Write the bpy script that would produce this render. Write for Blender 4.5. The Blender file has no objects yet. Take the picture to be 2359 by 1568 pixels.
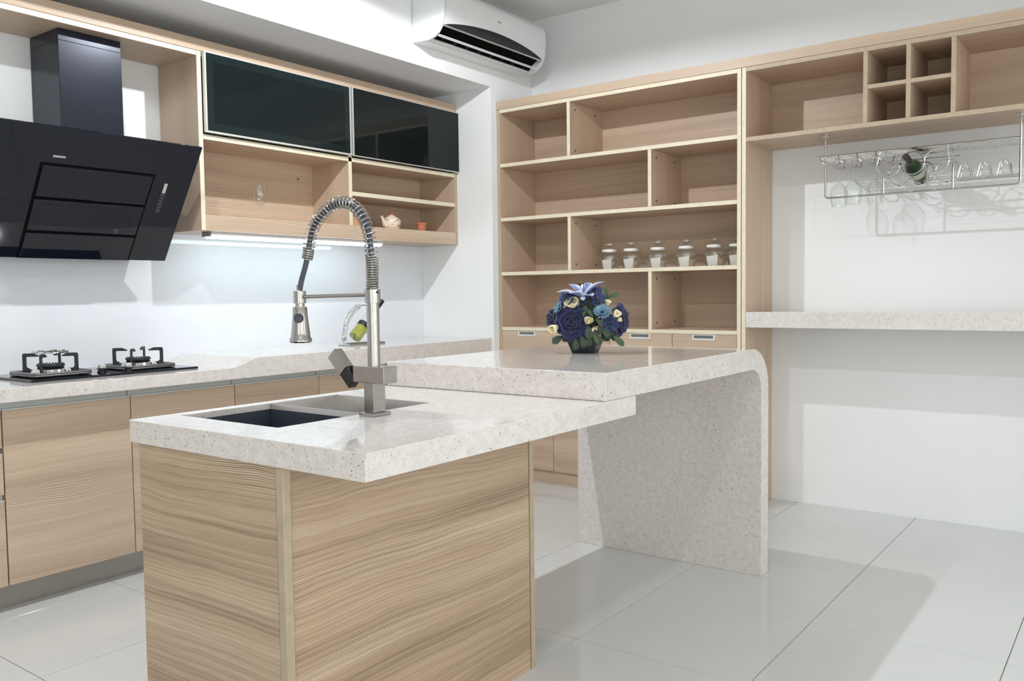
import bpy, bmesh, math, random
from mathutils import Vector, Matrix, Quaternion
random.seed(7)
SC = bpy.context.scene
COL = SC.collection
PI = math.pi

# ------------------------------------------------------------------ camera
IMG_W, IMG_H, FPX = 2359, 1568, 1977.8
YAW, PITCH, ROLL, CAMZ = 0.6397, -0.0556, -0.0127, 1.1824
fw = Vector((math.cos(YAW)*math.cos(PITCH), math.sin(YAW)*math.cos(PITCH), math.sin(PITCH)))
r0 = Vector((math.sin(YAW), -math.cos(YAW), 0)); u0 = r0.cross(fw)
rt = r0*math.cos(ROLL) + u0*math.sin(ROLL); up = u0*math.cos(ROLL) - r0*math.sin(ROLL)
cd = bpy.data.cameras.new('camera'); cam = bpy.data.objects.new('camera', cd); COL.objects.link(cam)
cd.sensor_fit = 'HORIZONTAL'; cd.sensor_width = 36; cd.lens = 36*FPX/IMG_W; cd.clip_start = 0.05
M = Matrix((rt, up, -fw)).transposed().to_4x4(); M.translation = Vector((0, 0, CAMZ)); cam.matrix_world = M
SC.camera = cam

# ------------------------------------------------------------------ world, exposure
w = bpy.data.worlds.new('world'); SC.world = w; w.use_nodes = True
bg = w.node_tree.nodes['Background']; bg.inputs[0].default_value = (0.985, 0.975, 0.96, 1); bg.inputs[1].default_value = 2.05
SC.view_settings.view_transform = 'Standard'; SC.view_settings.look = 'None'
SC.view_settings.gamma = 1; SC.view_settings.use_curve_mapping = False
SC.view_settings.exposure = 0.64
SC.cycles.max_bounces = 6; SC.cycles.diffuse_bounces = 4; SC.cycles.glossy_bounces = 4
SC.cycles.transparent_max_bounces = 16; SC.cycles.transmission_bounces = 6
SC.cycles.caustics_reflective = False; SC.cycles.caustics_refractive = False
SC.cycles.sample_clamp_indirect = 6
SC.cycles.use_denoising = True; SC.cycles.adaptive_threshold = 0.05

# lamps: x, y, watts, half-cone degrees, colour
LAMPS = [(2.68, 2.46, 13.0, 87, (0.95, 0.975, 1.0)), (1.35, 2.46, 7.5, 72, (0.93, 0.97, 1.0)),
         (2.68, 0.45, 2.5, 72, (0.97, 0.985, 1.0)), (1.35, 0.45, 2, 70, (0.97, 0.985, 1.0)),
         (0.05, 2.46, 4.5, 70, (0.93, 0.97, 1.0)), (0.05, 0.45, 2, 70, (0.97, 0.985, 1.0))]  # the last four lamps are unseen, added for fill
LAMP_Z = 2.80

# ------------------------------------------------------------------ node helpers
class NT:
    def __init__(s, name):
        s.m = bpy.data.materials.new(name); s.m.use_nodes = True
        s.t = s.m.node_tree; s.t.nodes.clear()
        s.out = s.t.nodes.new('ShaderNodeOutputMaterial')
    def n(s, typ, **kw):
        nd = s.t.nodes.new('ShaderNode'+typ)
        for k, v in kw.items():
            if k in nd.inputs: tgt = nd.inputs[k]
            elif k.startswith('i') and k[1:].isdigit(): tgt = nd.inputs[int(k[1:])]
            else:
                setattr(nd, k, v); continue
            if hasattr(v, 'is_output') or isinstance(v, bpy.types.NodeSocket): s.t.links.new(v, tgt)
            else: tgt.default_value = v
        return nd
    def math(s, op, a, b=0.0, c=None):
        kw = dict(operation=op, i0=a, i1=b)
        if c is not None: kw['i2'] = c
        return s.n('Math', **kw).outputs[0]
    def ramp(s, fac, stops, interp='LINEAR'):
        nd = s.n('ValToRGB', i0=fac); cr = nd.color_ramp; cr.interpolation = interp
        while len(cr.elements) > 1: cr.elements.remove(cr.elements[-1])
        cr.elements[0].position = stops[0][0]; cr.elements[0].color = c4(stops[0][1])
        for p, c in stops[1:]:
            e = cr.elements.new(p); e.color = c4(c)
        return nd.outputs[0]
    def mix(s, f, a, b, mode='MIX'):
        nd = s.t.nodes.new('ShaderNodeMix'); nd.data_type = 'RGBA'; nd.blend_type = mode
        for i, v in ((0, f), (6, a), (7, b)):
            if isinstance(v, bpy.types.NodeSocket): s.t.links.new(v, nd.inputs[i])
            else: nd.inputs[i].default_value = v if i == 0 else c4(v)
        return nd.outputs[2]
    def bsdf(s, **kw):
        b = s.t.nodes.new('ShaderNodeBsdfPrincipled')
        nm = dict(col='Base Color', rough='Roughness', metal='Metallic', ior='IOR', spec='Specular IOR Level', trans='Transmission Weight', emc='Emission Color', ems='Emission Strength', coat='Coat Weight', coatr='Coat Roughness', normal='Normal', alpha='Alpha', sheen='Sheen Weight')
        for k, v in kw.items():
            t = b.inputs[nm[k]]
            if isinstance(v, bpy.types.NodeSocket): s.t.links.new(v, t)
            elif k in ('col', 'emc'): t.default_value = c4(v)
            else: t.default_value = v
        s.t.links.new(b.outputs[0], s.out.inputs[0]); return b
def c4(c):
    if isinstance(c, (int, float)): return (c, c, c, 1)
    return (*c[:3], 1)
def srgb(r, g, b):
    f = lambda v: ((v/255+0.055)/1.055)**2.4 if v > 10 else v/255/12.92
    return (f(r), f(g), f(b))

MATS = {}
def flat(name, col, rough=0.5, metal=0.0, var=0.04, scale=8.0, bump=0.0, **kw):
    """plain procedural material: base colour with a faint noise variation"""
    t = NT(name); tc = t.n('TexCoord').outputs['Object']
    nz = t.n('TexNoise', Vector=tc, Scale=scale, Detail=3.0).outputs[0]
    lo = tuple(c*(1-var) for c in col); hi = tuple(min(1, c*(1+var)) for c in col)
    c = t.ramp(nz, [(0.3, lo), (0.7, hi)])
    if bump:
        n2 = t.n('TexNoise', Vector=tc, Scale=scale*25, Detail=2.0).outputs[0]
        kw['normal'] = t.n('Bump', Height=n2, Strength=bump, Distance=0.001).outputs[0]
    t.bsdf(col=c, rough=rough, metal=metal, **kw)
    MATS[name] = t.m; return t.m

def wood(name, uax, vax, tone=1.0, strength=1.0, vs=1.0, warm=0.0, seed=0.0, lf=120, wf=0.9):
    """laminate with wavy grain running along uax, rings stacked along vax (object space)"""
    t = NT(name); tc = t.n('TexCoord').outputs['Object']
    dot = lambda ax: t.n('VectorMath', operation='DOT_PRODUCT', i0=tc, i1=ax).outputs['Value']
    rnd = t.n('ObjectInfo').outputs['Random']
    u = dot(uax); v = t.math('MULTIPLY', dot(vax), vs)
    v = t.math('ADD', v, t.math('MULTIPLY', rnd, 7.3+seed))
    def noise(su, sv, detail=2.0, vv=v):
        vec = t.n('CombineXYZ', i0=t.math('MULTIPLY', u, su), i1=t.math('MULTIPLY', vv, sv), i2=seed).outputs[0]
        return t.n('TexNoise', Vector=vec, Scale=1.0, Detail=detail).outputs[0]
    n1 = t.math('SUBTRACT', noise(wf, 1.8, 1.0), 0.5)
    n1b = t.math('SUBTRACT', noise(5.0, 9.0, 1.0), 0.5)
    v2 = t.math('ADD', v, t.math('ADD', t.math('MULTIPLY', n1, 0.13), t.math('MULTIPLY', n1b, 0.012)))
    broad = noise(0.35, 11.0, 2.0, v2)
    fine = noise(1.0, 170.0, 3.0, v2)
    hair = noise(9.0, 420.0, 2.0, v2)
    mask = t.n('MapRange', Value=noise(0.9, 7.5, 1.0, v2), i1=0.50, i2=0.66).outputs[0]
    ph = t.math('ADD', t.math('MULTIPLY', v2, 2*PI*lf), t.math('MULTIPLY', noise(0.6, 30.0, 1.0, v2), 12.0))
    sw = t.math('MULTIPLY', t.math('SINE', ph), 0.5)
    lines = t.math('MULTIPLY', t.math('MULTIPLY', sw, mask), 0.34*strength)
    f = t.math('ADD', 0.5, t.math('MULTIPLY', t.math('SUBTRACT', broad, 0.5), 0.6*strength))
    f = t.math('ADD', f, t.math('MULTIPLY', t.math('SUBTRACT', fine, 0.5), 0.42*strength))
    f = t.math('ADD', f, t.math('MULTIPLY', t.math('SUBTRACT', hair, 0.5), 0.16*strength))
    f = t.math('ADD', f, lines)
    k = tone
    g = lambda r, gg, b: tuple(min(1, x*k) for x in (srgb(r+warm*6-2, gg-3, b-warm*8-2)))
    col = t.ramp(f, [(0.12, g(126, 108, 92)), (0.34, g(168, 148, 128)), (0.52, g(190, 169, 147)), (0.70, g(207, 188, 167)), (0.9, g(230, 217, 199))])
    bump = t.n('Bump', Height=f, Strength=0.12, Distance=0.002).outputs[0]
    t.bsdf(col=col, rough=0.42, spec=0.35, normal=bump)
    MATS[name] = t.m; return t.m

def quartz(name, base=(0.73, 0.685, 0.655), rough=0.06):
    t = NT(name); tc = t.n('TexCoord').outputs['Object']
    dn = t.n('TexNoise', Vector=tc, Scale=120.0, Detail=2.0).outputs['Color']
    dv = t.n('VectorMath', operation='SCALE', i0=t.n('VectorMath', operation='SUBTRACT', i0=dn, i1=(0.5, 0.5, 0.5)).outputs[0], Scale=0.010).outputs[0]
    pos = t.n('VectorMath', operation='ADD', i0=tc, i1=dv).outputs[0]
    def flecks(scale, thr, prob, stretch):
        sv = t.n('VectorMath', operation='MULTIPLY', i0=pos, i1=stretch).outputs[0]
        vo = t.n('TexVoronoi', Vector=sv, Scale=scale)
        sep = t.n('SeparateColor', i0=vo.outputs['Color'])
        on = t.math('LESS_THAN', sep.outputs[0], prob)
        size = t.math('MULTIPLY', sep.outputs[1], thr)
        return t.math('MULTIPLY', on, t.math('LESS_THAN', vo.outputs['Distance'], size)), sep.outputs[2]
    a, ca = flecks(330.0, 0.38, 0.22, (1.0, 0.55, 0.7))
    b, cb = flecks(500.0, 0.44, 0.45, (0.6, 1.0, 0.8))
    c, cc = flecks(265.0, 0.32, 0.11, (0.7, 0.9, 0.5))
    cloud = t.n('TexNoise', Vector=tc, Scale=45.0, Detail=3.0).outputs[0]
    col = t.ramp(cloud, [(0.3, tuple(x*0.92 for x in base)), (0.7, tuple(min(1, x*1.05) for x in base))])
    dk = t.ramp(ca, [(0.0, srgb(104, 86, 70)), (0.5, srgb(160, 138, 114)), (0.8, srgb(132, 122, 106)), (1.0, srgb(76, 66, 58))])
    col = t.mix(a, col, dk)
    col = t.mix(t.math('MULTIPLY', b, 0.6), col, srgb(150, 134, 118))
    col = t.mix(c, col, t.ramp(cc, [(0.0, srgb(70, 60, 52)), (1.0, srgb(128, 108, 90))]))
    t.bsdf(col=col, rough=rough, spec=0.7)
    MATS[name] = t.m; return t.m

def thin_glass(name, tint=(0.97, 0.99, 0.98), refl=1.0, edge=0.55):
    t = NT(name); tc = t.n('TexCoord').outputs['Object']
    fc = t.n('LayerWeight', Blend=0.5).outputs['Facing']
    nz = t.n('TexNoise', Vector=tc, Scale=6.0).outputs[0]
    c = t.ramp(nz, [(0.2, tuple(c*0.97 for c in tint)), (0.8, tint)])
    c = t.mix(t.math('POWER', fc, 4.0), c, tuple(x*edge for x in tint))
    tr = t.n('BsdfTransparent', Color=c)
    gl = t.n('BsdfGlossy', Color=(1, 1, 1, 1), Roughness=0.03)
    f = t.math('MINIMUM', t.math('MULTIPLY', t.math('ADD', 0.05, t.math('MULTIPLY', t.math('POWER', fc, 3.0), 0.55)), refl), 1.0)
    mx = t.n('MixShader', i0=f, i1=tr.outputs[0], i2=gl.outputs[0])
    t.t.links.new(mx.outputs[0], t.out.inputs[0]); MATS[name] = t.m; return t.m

def emit(name, col, strength):
    t = NT(name); tc = t.n('TexCoord').outputs['Object']
    nz = t.n('TexNoise', Vector=tc, Scale=3.0).outputs[0]
    c = t.ramp(nz, [(0.3, tuple(x*0.98 for x in col)), (0.7, col)])
    e = t.n('Emission', Color=c, Strength=strength)
    t.t.links.new(e.outputs[0], t.out.inputs[0]); MATS[name] = t.m; return t.m

# ------------------------------------------------------------------ materials
X, Y, Z = (1, 0, 0), (0, 1, 0), (0, 0, 1)
wood('wood_h', (1, 1, 0), Z, 1.16, 0.8)                       # vertical faces, grain horizontal
wood('wood_v', Z, (1, 1, 0), 1.16, 0.45)                     # upright boards, grain vertical
wood('wood_fx', X, Y, 1.16, 0.5)                             # boards lying flat, grain along x
wood('wood_fy', Y, X, 1.16, 0.5)                             # boards lying flat, grain along y
wood('wood_island', (1, -1, 0), Z, 0.88, 1.7, 0.85, 0.7, 3.1, 230, 0.65)
wood('wood_pale', (1, 1, 0), Z, 1.08, 0.5, 1.0, 0.0, 1.7)
flat('edge_band', srgb(224, 214, 190), 0.5, var=0.05, scale=20)
flat('edge_oak', srgb(180, 162, 139), 0.5, var=0.08, scale=30)
quartz('quartz')
flat('wall_paint', srgb(236, 237, 238), 0.75, var=0.012, scale=2.5, bump=0.05)
flat('ceiling_paint', srgb(232, 231, 229), 0.85, var=0.012, scale=2.5)
flat('grout', srgb(120, 116, 108), 0.9)
flat('tile_glaze', srgb(215, 217, 217), 0.07, var=0.015, scale=3.0)
flat('splash_glass', srgb(226, 229, 236), 0.06, var=0.01)
flat('alu', srgb(214, 215, 213), 0.35, 0.4, var=0.03, scale=40)
flat('alu_light', srgb(216, 220, 218), 0.5, 0.05, var=0.03, scale=40)
flat('plinth_alu', srgb(168, 165, 158), 0.38, 0.3, var=0.04, scale=40)
flat('steel', srgb(172, 168, 164), 0.24, 0.95, var=0.06, scale=60)
flat('steel_sink', srgb(188, 184, 181), 0.24, 0.9, var=0.04, scale=60)
flat('bowl_shade_steel', srgb(62, 68, 80), 0.5, 0.3, var=0.05, scale=60)  # steel colour darkened to hold the deep bowl's shade
flat('hose_dark', srgb(92, 95, 104), 0.35, 0.6, var=0.1, scale=80)
flat('chrome', srgb(215, 215, 214), 0.08, 1.0, var=0.02)
flat('black_glass', srgb(18, 22, 32), 0.03, var=0.05, spec=0.45)
flat('black_matt', srgb(28, 28, 30), 0.45, var=0.1)
flat('groove_black', srgb(8, 8, 9), 0.8, spec=0.1)
flat('cast_iron', srgb(48, 48, 52), 0.55, 0.2, var=0.12, scale=60)
flat('grey_metal', srgb(132, 130, 130), 0.38, 0.7, var=0.05, scale=60)
flat('hood_steel', srgb(38, 42, 54), 0.22, 0.4, var=0.06)
flat('door_glass', srgb(17, 25, 26), 0.04, var=0.05, spec=0.3)
flat('door_border', srgb(24, 35, 36), 0.06, var=0.05, spec=0.3)
flat('white_plastic', srgb(232, 234, 236), 0.32, var=0.01)
flat('grey_print', srgb(120, 122, 126), 0.5)
flat('silver_print', srgb(205, 206, 202), 0.3, 0.4)
flat('terracotta', srgb(196, 116, 84), 0.7, var=0.1, scale=40)
flat('ochre_clay', srgb(216, 164, 118), 0.6, var=0.06, scale=40)
flat('ceramic', srgb(226, 210, 192), 0.3, var=0.03, scale=20)
flat('brown_dot', srgb(140, 88, 62), 0.4)
flat('bottle_green', srgb(28, 54, 22), 0.08, var=0.1, spec=0.4)
flat('cap_purple', srgb(38, 24, 36), 0.55, var=0.1)
flat('label_paper', srgb(190, 192, 176), 0.6, var=0.04)
flat('white_matt', srgb(238, 234, 230), 0.7, var=0.02)
flat('white_seal', srgb(240, 240, 240), 0.4, var=0.02)
flat('oil', srgb(172, 172, 60), 0.08, var=0.1, spec=0.6)
flat('pot_navy', srgb(30, 34, 46), 0.25, var=0.15, scale=12)
flat('petal_navy', srgb(36, 42, 88), 0.7, var=0.28, scale=60, sheen=0.3)
flat('petal_blue', srgb(58, 74, 120), 0.7, var=0.25, scale=60, sheen=0.3)
flat('petal_cream', srgb(236, 226, 190), 0.65, var=0.08, scale=60)
flat('petal_teal', srgb(112, 146, 168), 0.65, var=0.15, scale=60)
flat('leaf_green', srgb(62, 84, 52), 0.5, var=0.3, scale=50)
flat('leaf_dark', srgb(46, 62, 46), 0.5, var=0.3, scale=50)
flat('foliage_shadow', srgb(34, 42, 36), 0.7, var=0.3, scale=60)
flat('stamen', srgb(30, 26, 30), 0.6)
thin_glass('clear_glass', refl=0.6, edge=0.9)
thin_glass('clear_glass_bright', refl=1.5)
emit('lamp_tube', (0.75, 0.95, 1.0), 7.0)
emit('lamp_lens', (1.0, 0.97, 0.92), 6.0)
def lily_mat():
    t = NT('petal_lily'); tc = t.n('TexCoord').outputs['UV']
    sep = t.n('SeparateXYZ', i0=tc)
    d = t.math('MULTIPLY', t.math('ABSOLUTE', t.math('SUBTRACT', sep.outputs[1], 0.5)), 2.0)
    c = t.ramp(d, [(0.0, srgb(92, 108, 168)), (0.6, srgb(140, 156, 205)), (0.9, srgb(232, 234, 242))])
    t.bsdf(col=c, rough=0.6); MATS['petal_lily'] = t.m
lily_mat()

# ------------------------------------------------------------------ mesh builder
class MB:
    def __init__(s): s.v = []; s.f = []; s.m = []; s.sm = []; s.uv = None
    def add(s, vs, fs, mat=0, smooth=False):
        b = len(s.v); s.v += [tuple(v) for v in vs]
        for f in fs: s.f.append([b+i for i in f]); s.m.append(mat); s.sm.append(smooth)
        return s
    def box(s, x0, x1, y0, y1, z0, z1, mat=0, faces=None):
        """faces: dict like {'-x': 1} giving other material slots to some sides"""
        x0, x1 = min(x0, x1), max(x0, x1); y0, y1 = min(y0, y1), max(y0, y1); z0, z1 = min(z0, z1), max(z0, z1)
        vs = [(x0, y0, z0), (x1, y0, z0), (x1, y1, z0), (x0, y1, z0), (x0, y0, z1), (x1, y0, z1), (x1, y1, z1), (x0, y1, z1)]
        fs = {'-z': (0, 3, 2, 1), '+z': (4, 5, 6, 7), '-y': (0, 1, 5, 4), '+x': (1, 2, 6, 5), '+y': (2, 3, 7, 6), '-x': (3, 0, 4, 7)}
        b = len(s.v); s.v += vs
        for k, f in fs.items():
            s.f.append([b+i for i in f]); s.m.append((faces or {}).get(k, mat)); s.sm.append(False)
        return s
    def prism(s, poly, axis, a0, a1, mat=0, cap=None, smooth=False):
        """poly: 2D loop in the two other axes (cyclic order kept: x->(y,z), y->(x,z), z->(x,y))"""
        def P(p, a): return {'x': (a, p[0], p[1]), 'y': (p[0], a, p[1]), 'z': (p[0], p[1], a)}[axis]
        n = len(poly); b = len(s.v)
        s.v += [P(p, a0) for p in poly] + [P(p, a1) for p in poly]
        for i in range(n):
            j = (i+1) % n; s.f.append([b+i, b+j, b+n+j, b+n+i]); s.m.append(mat); s.sm.append(smooth)
        for o in (0, n):
            s.f.append([b+o+i for i in range(n)]); s.m.append(mat if cap is None else cap); s.sm.append(False)
        return s
    def tube(s, pts, r, n=8, closed=False, mat=0, caps=True):
        pts = [Vector(p) for p in pts]; N = len(pts); rr = r if isinstance(r, (list, tuple)) else [r]*N
        tang = []
        for i in range(N):
            a = pts[(i-1) % N] if (closed or i > 0) else pts[i]; c = pts[(i+1) % N] if (closed or i < N-1) else pts[i]
            d = c-a; tang.append(d.normalized() if d.length > 1e-9 else Vector((0, 0, 1)))
        ref = Vector((0, 0, 1)) if abs(tang[0].z) < 0.9 else Vector((1, 0, 0))
        nrm = tang[0].cross(ref).normalized(); b = len(s.v)
        for i in range(N):
            if i: 
                nrm = nrm - tang[i]*nrm.dot(tang[i])
                nrm = nrm.normalized() if nrm.length > 1e-6 else tang[i].orthogonal().normalized()
            bn = tang[i].cross(nrm)
            for k in range(n):
                a = 2*PI*k/n; s.v.append(tuple(pts[i]+(nrm*math.cos(a)+bn*math.sin(a))*rr[i]))
        for i in range(N if closed else N-1):
            j = (i+1) % N
            for k in range(n):
                l = (k+1) % n; s.f.append([b+i*n+k, b+i*n+l, b+j*n+l, b+j*n+k]); s.m.append(mat); s.sm.append(True)
        if caps and not closed:
            for i in (0, N-1): s.f.append([b+i*n+k for k in range(n)]); s.m.append(mat); s.sm.append(False)
        return s
    def lathe(s, prof, c, n=24, axis=(0, 0, 1), mat=0, matf=None, close=False):
        """prof: list of (radius, height along axis) from point c"""
        ax = Vector(axis).normalized(); e1 = ax.orthogonal().normalized(); e2 = ax.cross(e1); c = Vector(c); b = len(s.v)
        for r, h in prof:
            for k in range(n):
                a = 2*PI*k/n; s.v.append(tuple(c+ax*h+(e1*math.cos(a)+e2*math.sin(a))*max(r, 1e-5)))
        for i in range(len(prof)-1):
            for k in range(n):
                l = (k+1) % n; s.f.append([b+i*n+k, b+i*n+l, b+(i+1)*n+l, b+(i+1)*n+k]); s.m.append(matf(i) if matf else mat); s.sm.append(True)
        if close:
            s.f.append([b+k for k in range(n)]); s.m.append(mat); s.sm.append(False)
            o = b+(len(prof)-1)*n; s.f.append([o+k for k in range(n)]); s.m.append(mat); s.sm.append(False)
        return s
    def build(s, name, mats, parent=None, bevel=0.0, seg=1, angle=35, loc=None):
        if isinstance(mats, str): mats = [mats]
        me = bpy.data.meshes.new(name)
        off = Vector((0, 0, 0))
        if parent is not None: off = root_loc(parent)
        elif loc is not None: off = Vector(loc)
        me.from_pydata([tuple(Vector(v)-off) for v in s.v], [], s.f)
        for m in mats: me.materials.append(MATS[m])
        for p, m, sm in zip(me.polygons, s.m, s.sm): p.material_index = m; p.use_smooth = sm
        bm = bmesh.new(); bm.from_mesh(me); bmesh.ops.recalc_face_normals(bm, faces=bm.faces); bm.to_mesh(me); bm.free()
        if any(s.sm): me.set_sharp_from_angle(angle=math.radians(angle))
        o = bpy.data.objects.new(name, me); COL.objects.link(o)
        if parent is not None: o.parent = parent
        elif loc is not None: o.location = loc
        if bevel:
            b = o.modifiers.new('bevel', 'BEVEL'); b.width = bevel; b.segments = seg; b.limit_method = 'ANGLE'; b.angle_limit = math.radians(40)
        return o
def root_loc(o):
    l = Vector(o.location)
    while o.parent: o = o.parent; l = l + Vector(o.location)
    return l
def tag(o, label, cat, group=None):
    o['label'] = label; o['category'] = cat
    if group: o['group'] = group
    return o
def thing(name, label, cat, loc=(0, 0, 0), group=None):
    o = bpy.data.objects.new(name, None); COL.objects.link(o); o.location = loc; o.empty_display_size = 0.05
    return tag(o, label, cat, group)
def struct(o): o['kind'] = 'structure'; return o
def bx(name, mat, parent, x0, x1, y0, y1, z0, z1, faces=None, bevel=0.0008):
    return MB().box(x0, x1, y0, y1, z0, z1, 0, faces).build(name, mat, parent, bevel)
def copy_tree(o, parent=None, loc=None):
    c = o.copy(); COL.objects.link(c); c.parent = parent
    if loc is not None: c.location = loc
    for ch in list(o.children): copy_tree(ch, c)
    return c
def arc(cx, cy, r, a0, a1, n):
    return [(cx+r*math.cos(math.radians(a0+(a1-a0)*i/n)), cy+r*math.sin(math.radians(a0+(a1-a0)*i/n))) for i in range(n+1)]
def rounded_path(pts, r, n=5):
    pts = [Vector(p) for p in pts]; out = [pts[0]]
    for i in range(1, len(pts)-1):
        a, b, c = pts[i-1], pts[i], pts[i+1]
        d1 = (a-b); d2 = (c-b); q = min(r, d1.length*0.45, d2.length*0.45)
        p1 = b+d1.normalized()*q; p2 = b+d2.normalized()*q
        for k in range(n+1):
            t = k/n; out.append(p1*(1-t)**2+b*2*t*(1-t)+p2*t*t)
    out.append(pts[-1]); return out

# ------------------------------------------------------------------ key dimensions (metres)
YW = 3.935          # hood wall
YN = 3.328          # front plane of the bulkhead and of the pillar
XR = 4.283          # side of the pillar (end of the kitchen recess)
XW = 4.73           # shelf wall
ZC = 2.966          # ceiling
ROOM_X0, ROOM_Y0 = -3.6, -3.2

# ------------------------------------------------------------------ the setting
def build_setting():
    fl = struct(MB().box(ROOM_X0, XW+0.1, ROOM_Y0, YW+0.1, -0.06, -0.0025).build('floor', 'grout'))
    T = 0.606; g = 0.0012
    gx = [1.215+T*k for k in range(-8, 7)]; gy = [0.338+T*k for k in range(-6, 7)]
    cache = {}
    for a in range(len(gx)-1):
        for b in range(len(gy)-1):
            x0, x1 = max(gx[a], ROOM_X0)+g, min(gx[a+1], XW)-g
            y0, y1 = max(gy[b], ROOM_Y0)+g, min(gy[b+1], YW)-g
            if x1-x0 < 0.02 or y1-y0 < 0.02: continue
            key = (round(x1-x0, 4), round(y1-y0, 4))
            if key not in cache:
                o = MB().box(0, key[0], 0, key[1], -0.0026, 0).build('tile', 'tile_glaze', None, 0.0006); cache[key] = o
            else:
                o = cache[key].copy(); COL.objects.link(o)
            o.parent = fl; o.location = (x0, y0, 0)
    struct(MB().box(ROOM_X0, XW+0.1, ROOM_Y0, YW+0.1, ZC, ZC+0.08).build('ceiling', 'ceiling_paint'))
    struct(MB().box(ROOM_X0, XW+0.1, YW, YW+0.1, -0.002, ZC).build('wall_left', 'wall_paint'))
    struct(MB().box(XW, XW+0.1, ROOM_Y0, YW, -0.002, ZC).build('wall_right', 'wall_paint'))
    struct(MB().box(XR, XW, YN, YW, -0.002, 2.463).build('wall_pillar', 'wall_paint'))
    struct(MB().box(ROOM_X0, XW, YN, YW, 2.463, ZC).build('trim_1', 'wall_paint'))
    # far sides of the showroom, behind the camera: walls, glazing added for fill light
    wb = MB(); y0, y1 = ROOM_Y0-0.1, ROOM_Y0; wa, wz = -2.9, 3.9
    wb.box(ROOM_X0, wa, y0, y1, -0.002, ZC); wb.box(wz, XW+0.1, y0, y1, -0.002, ZC); wb.box(wa, wz, y0, y1, 2.55, ZC); wb.box(wa, wz, y0, y1, -0.002, 0.12)
    struct(wb.build('wall_front', 'wall_paint'))
    wf = MB()
    for k in range(5): xx = wa+(wz-wa-0.04)*k/4; wf.box(xx, xx+0.04, y0+0.02, y1-0.02, 0.12, 2.55)
    wf.box(wa, wz, y0+0.02, y1-0.02, 0.12, 0.16); wf.box(wa, wz, y0+0.02, y1-0.02, 2.51, 2.55)
    wo = struct(wf.build('fill_window_2', 'alu'))  # unseen opening, added so sky light fills from the front side
    for k in range(4):
        xa = wa+0.04+(wz-wa-0.04)*k/4; MB().box(xa, xa+(wz-wa-0.04)/4-0.04, y0+0.045, y0+0.051, 0.16, 2.51).build('pane', 'clear_glass', wo)
    wb = MB(); x0, x1 = ROOM_X0-0.1, ROOM_X0
    wb.box(x0, x1, ROOM_Y0-0.1, -2.7, -0.002, ZC); wb.box(x0, x1, 0.24, YW+0.1, -0.002, ZC)
    wb.box(x0, x1, -2.7, 0.24, 2.75, ZC); wb.box(x0, x1, -2.7, 0.24, -0.002, 0.12)
    struct(wb.build('wall_back', 'wall_paint'))
    wf = MB()
    for yy in (-2.7, -1.25, 0.2): wf.box(x0+0.02, x1-0.02, yy, yy+0.04, 0.12, 2.75)
    wf.box(x0+0.02, x1-0.02, -2.7, 0.24, 0.12, 0.16); wf.box(x0+0.02, x1-0.02, -2.7, 0.24, 2.71, 2.75)
    wo = struct(wf.build('fill_window_1', 'alu'))  # second unseen opening, added to carry fill from behind
    for k in range(2):
        ya = -2.66+1.45*k
        MB().box(x0+0.045, x0+0.051, ya, ya+1.41, 0.16, 2.71).build('pane', 'clear_glass', wo)
build_setting()

def build_lamps():
    for i, (x, y, wt, half, col) in enumerate(LAMPS):
        where = ['over the bar counter', 'over the island sink', 'added as fill over the floor in front of the bar', 'added as fill over the floor in front of the island', 'added as fill over the floor beside the hob', 'added as fill over the floor near the camera'][i]
        t = thing('downlight', 'white cylinder ceiling downlight '+where, 'ceiling lamp', (x, y, ZC), 'ceiling downlights')
        MB().lathe([(0.0, 0), (0.055, 0), (0.055, -0.155), (0.048, -0.155), (0.044, -0.14)], (x, y, ZC), 28).build('housing', 'white_plastic', t)
        MB().lathe([(0.0, -0.139), (0.044, -0.139)], (x, y, ZC), 28).build('lens', 'lamp_lens', t)
        ld = bpy.data.lights.new('bulb', 'SPOT'); ld.energy = wt*4; ld.spot_size = math.radians(half*2); ld.spot_blend = 0.12
        ld.shadow_soft_size = 0.018; ld.color = col
        lo = bpy.data.objects.new('bulb', ld); COL.objects.link(lo); lo.parent = t; lo.location = (0, 0, LAMP_Z-ZC-0.005)
build_lamps()

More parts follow.
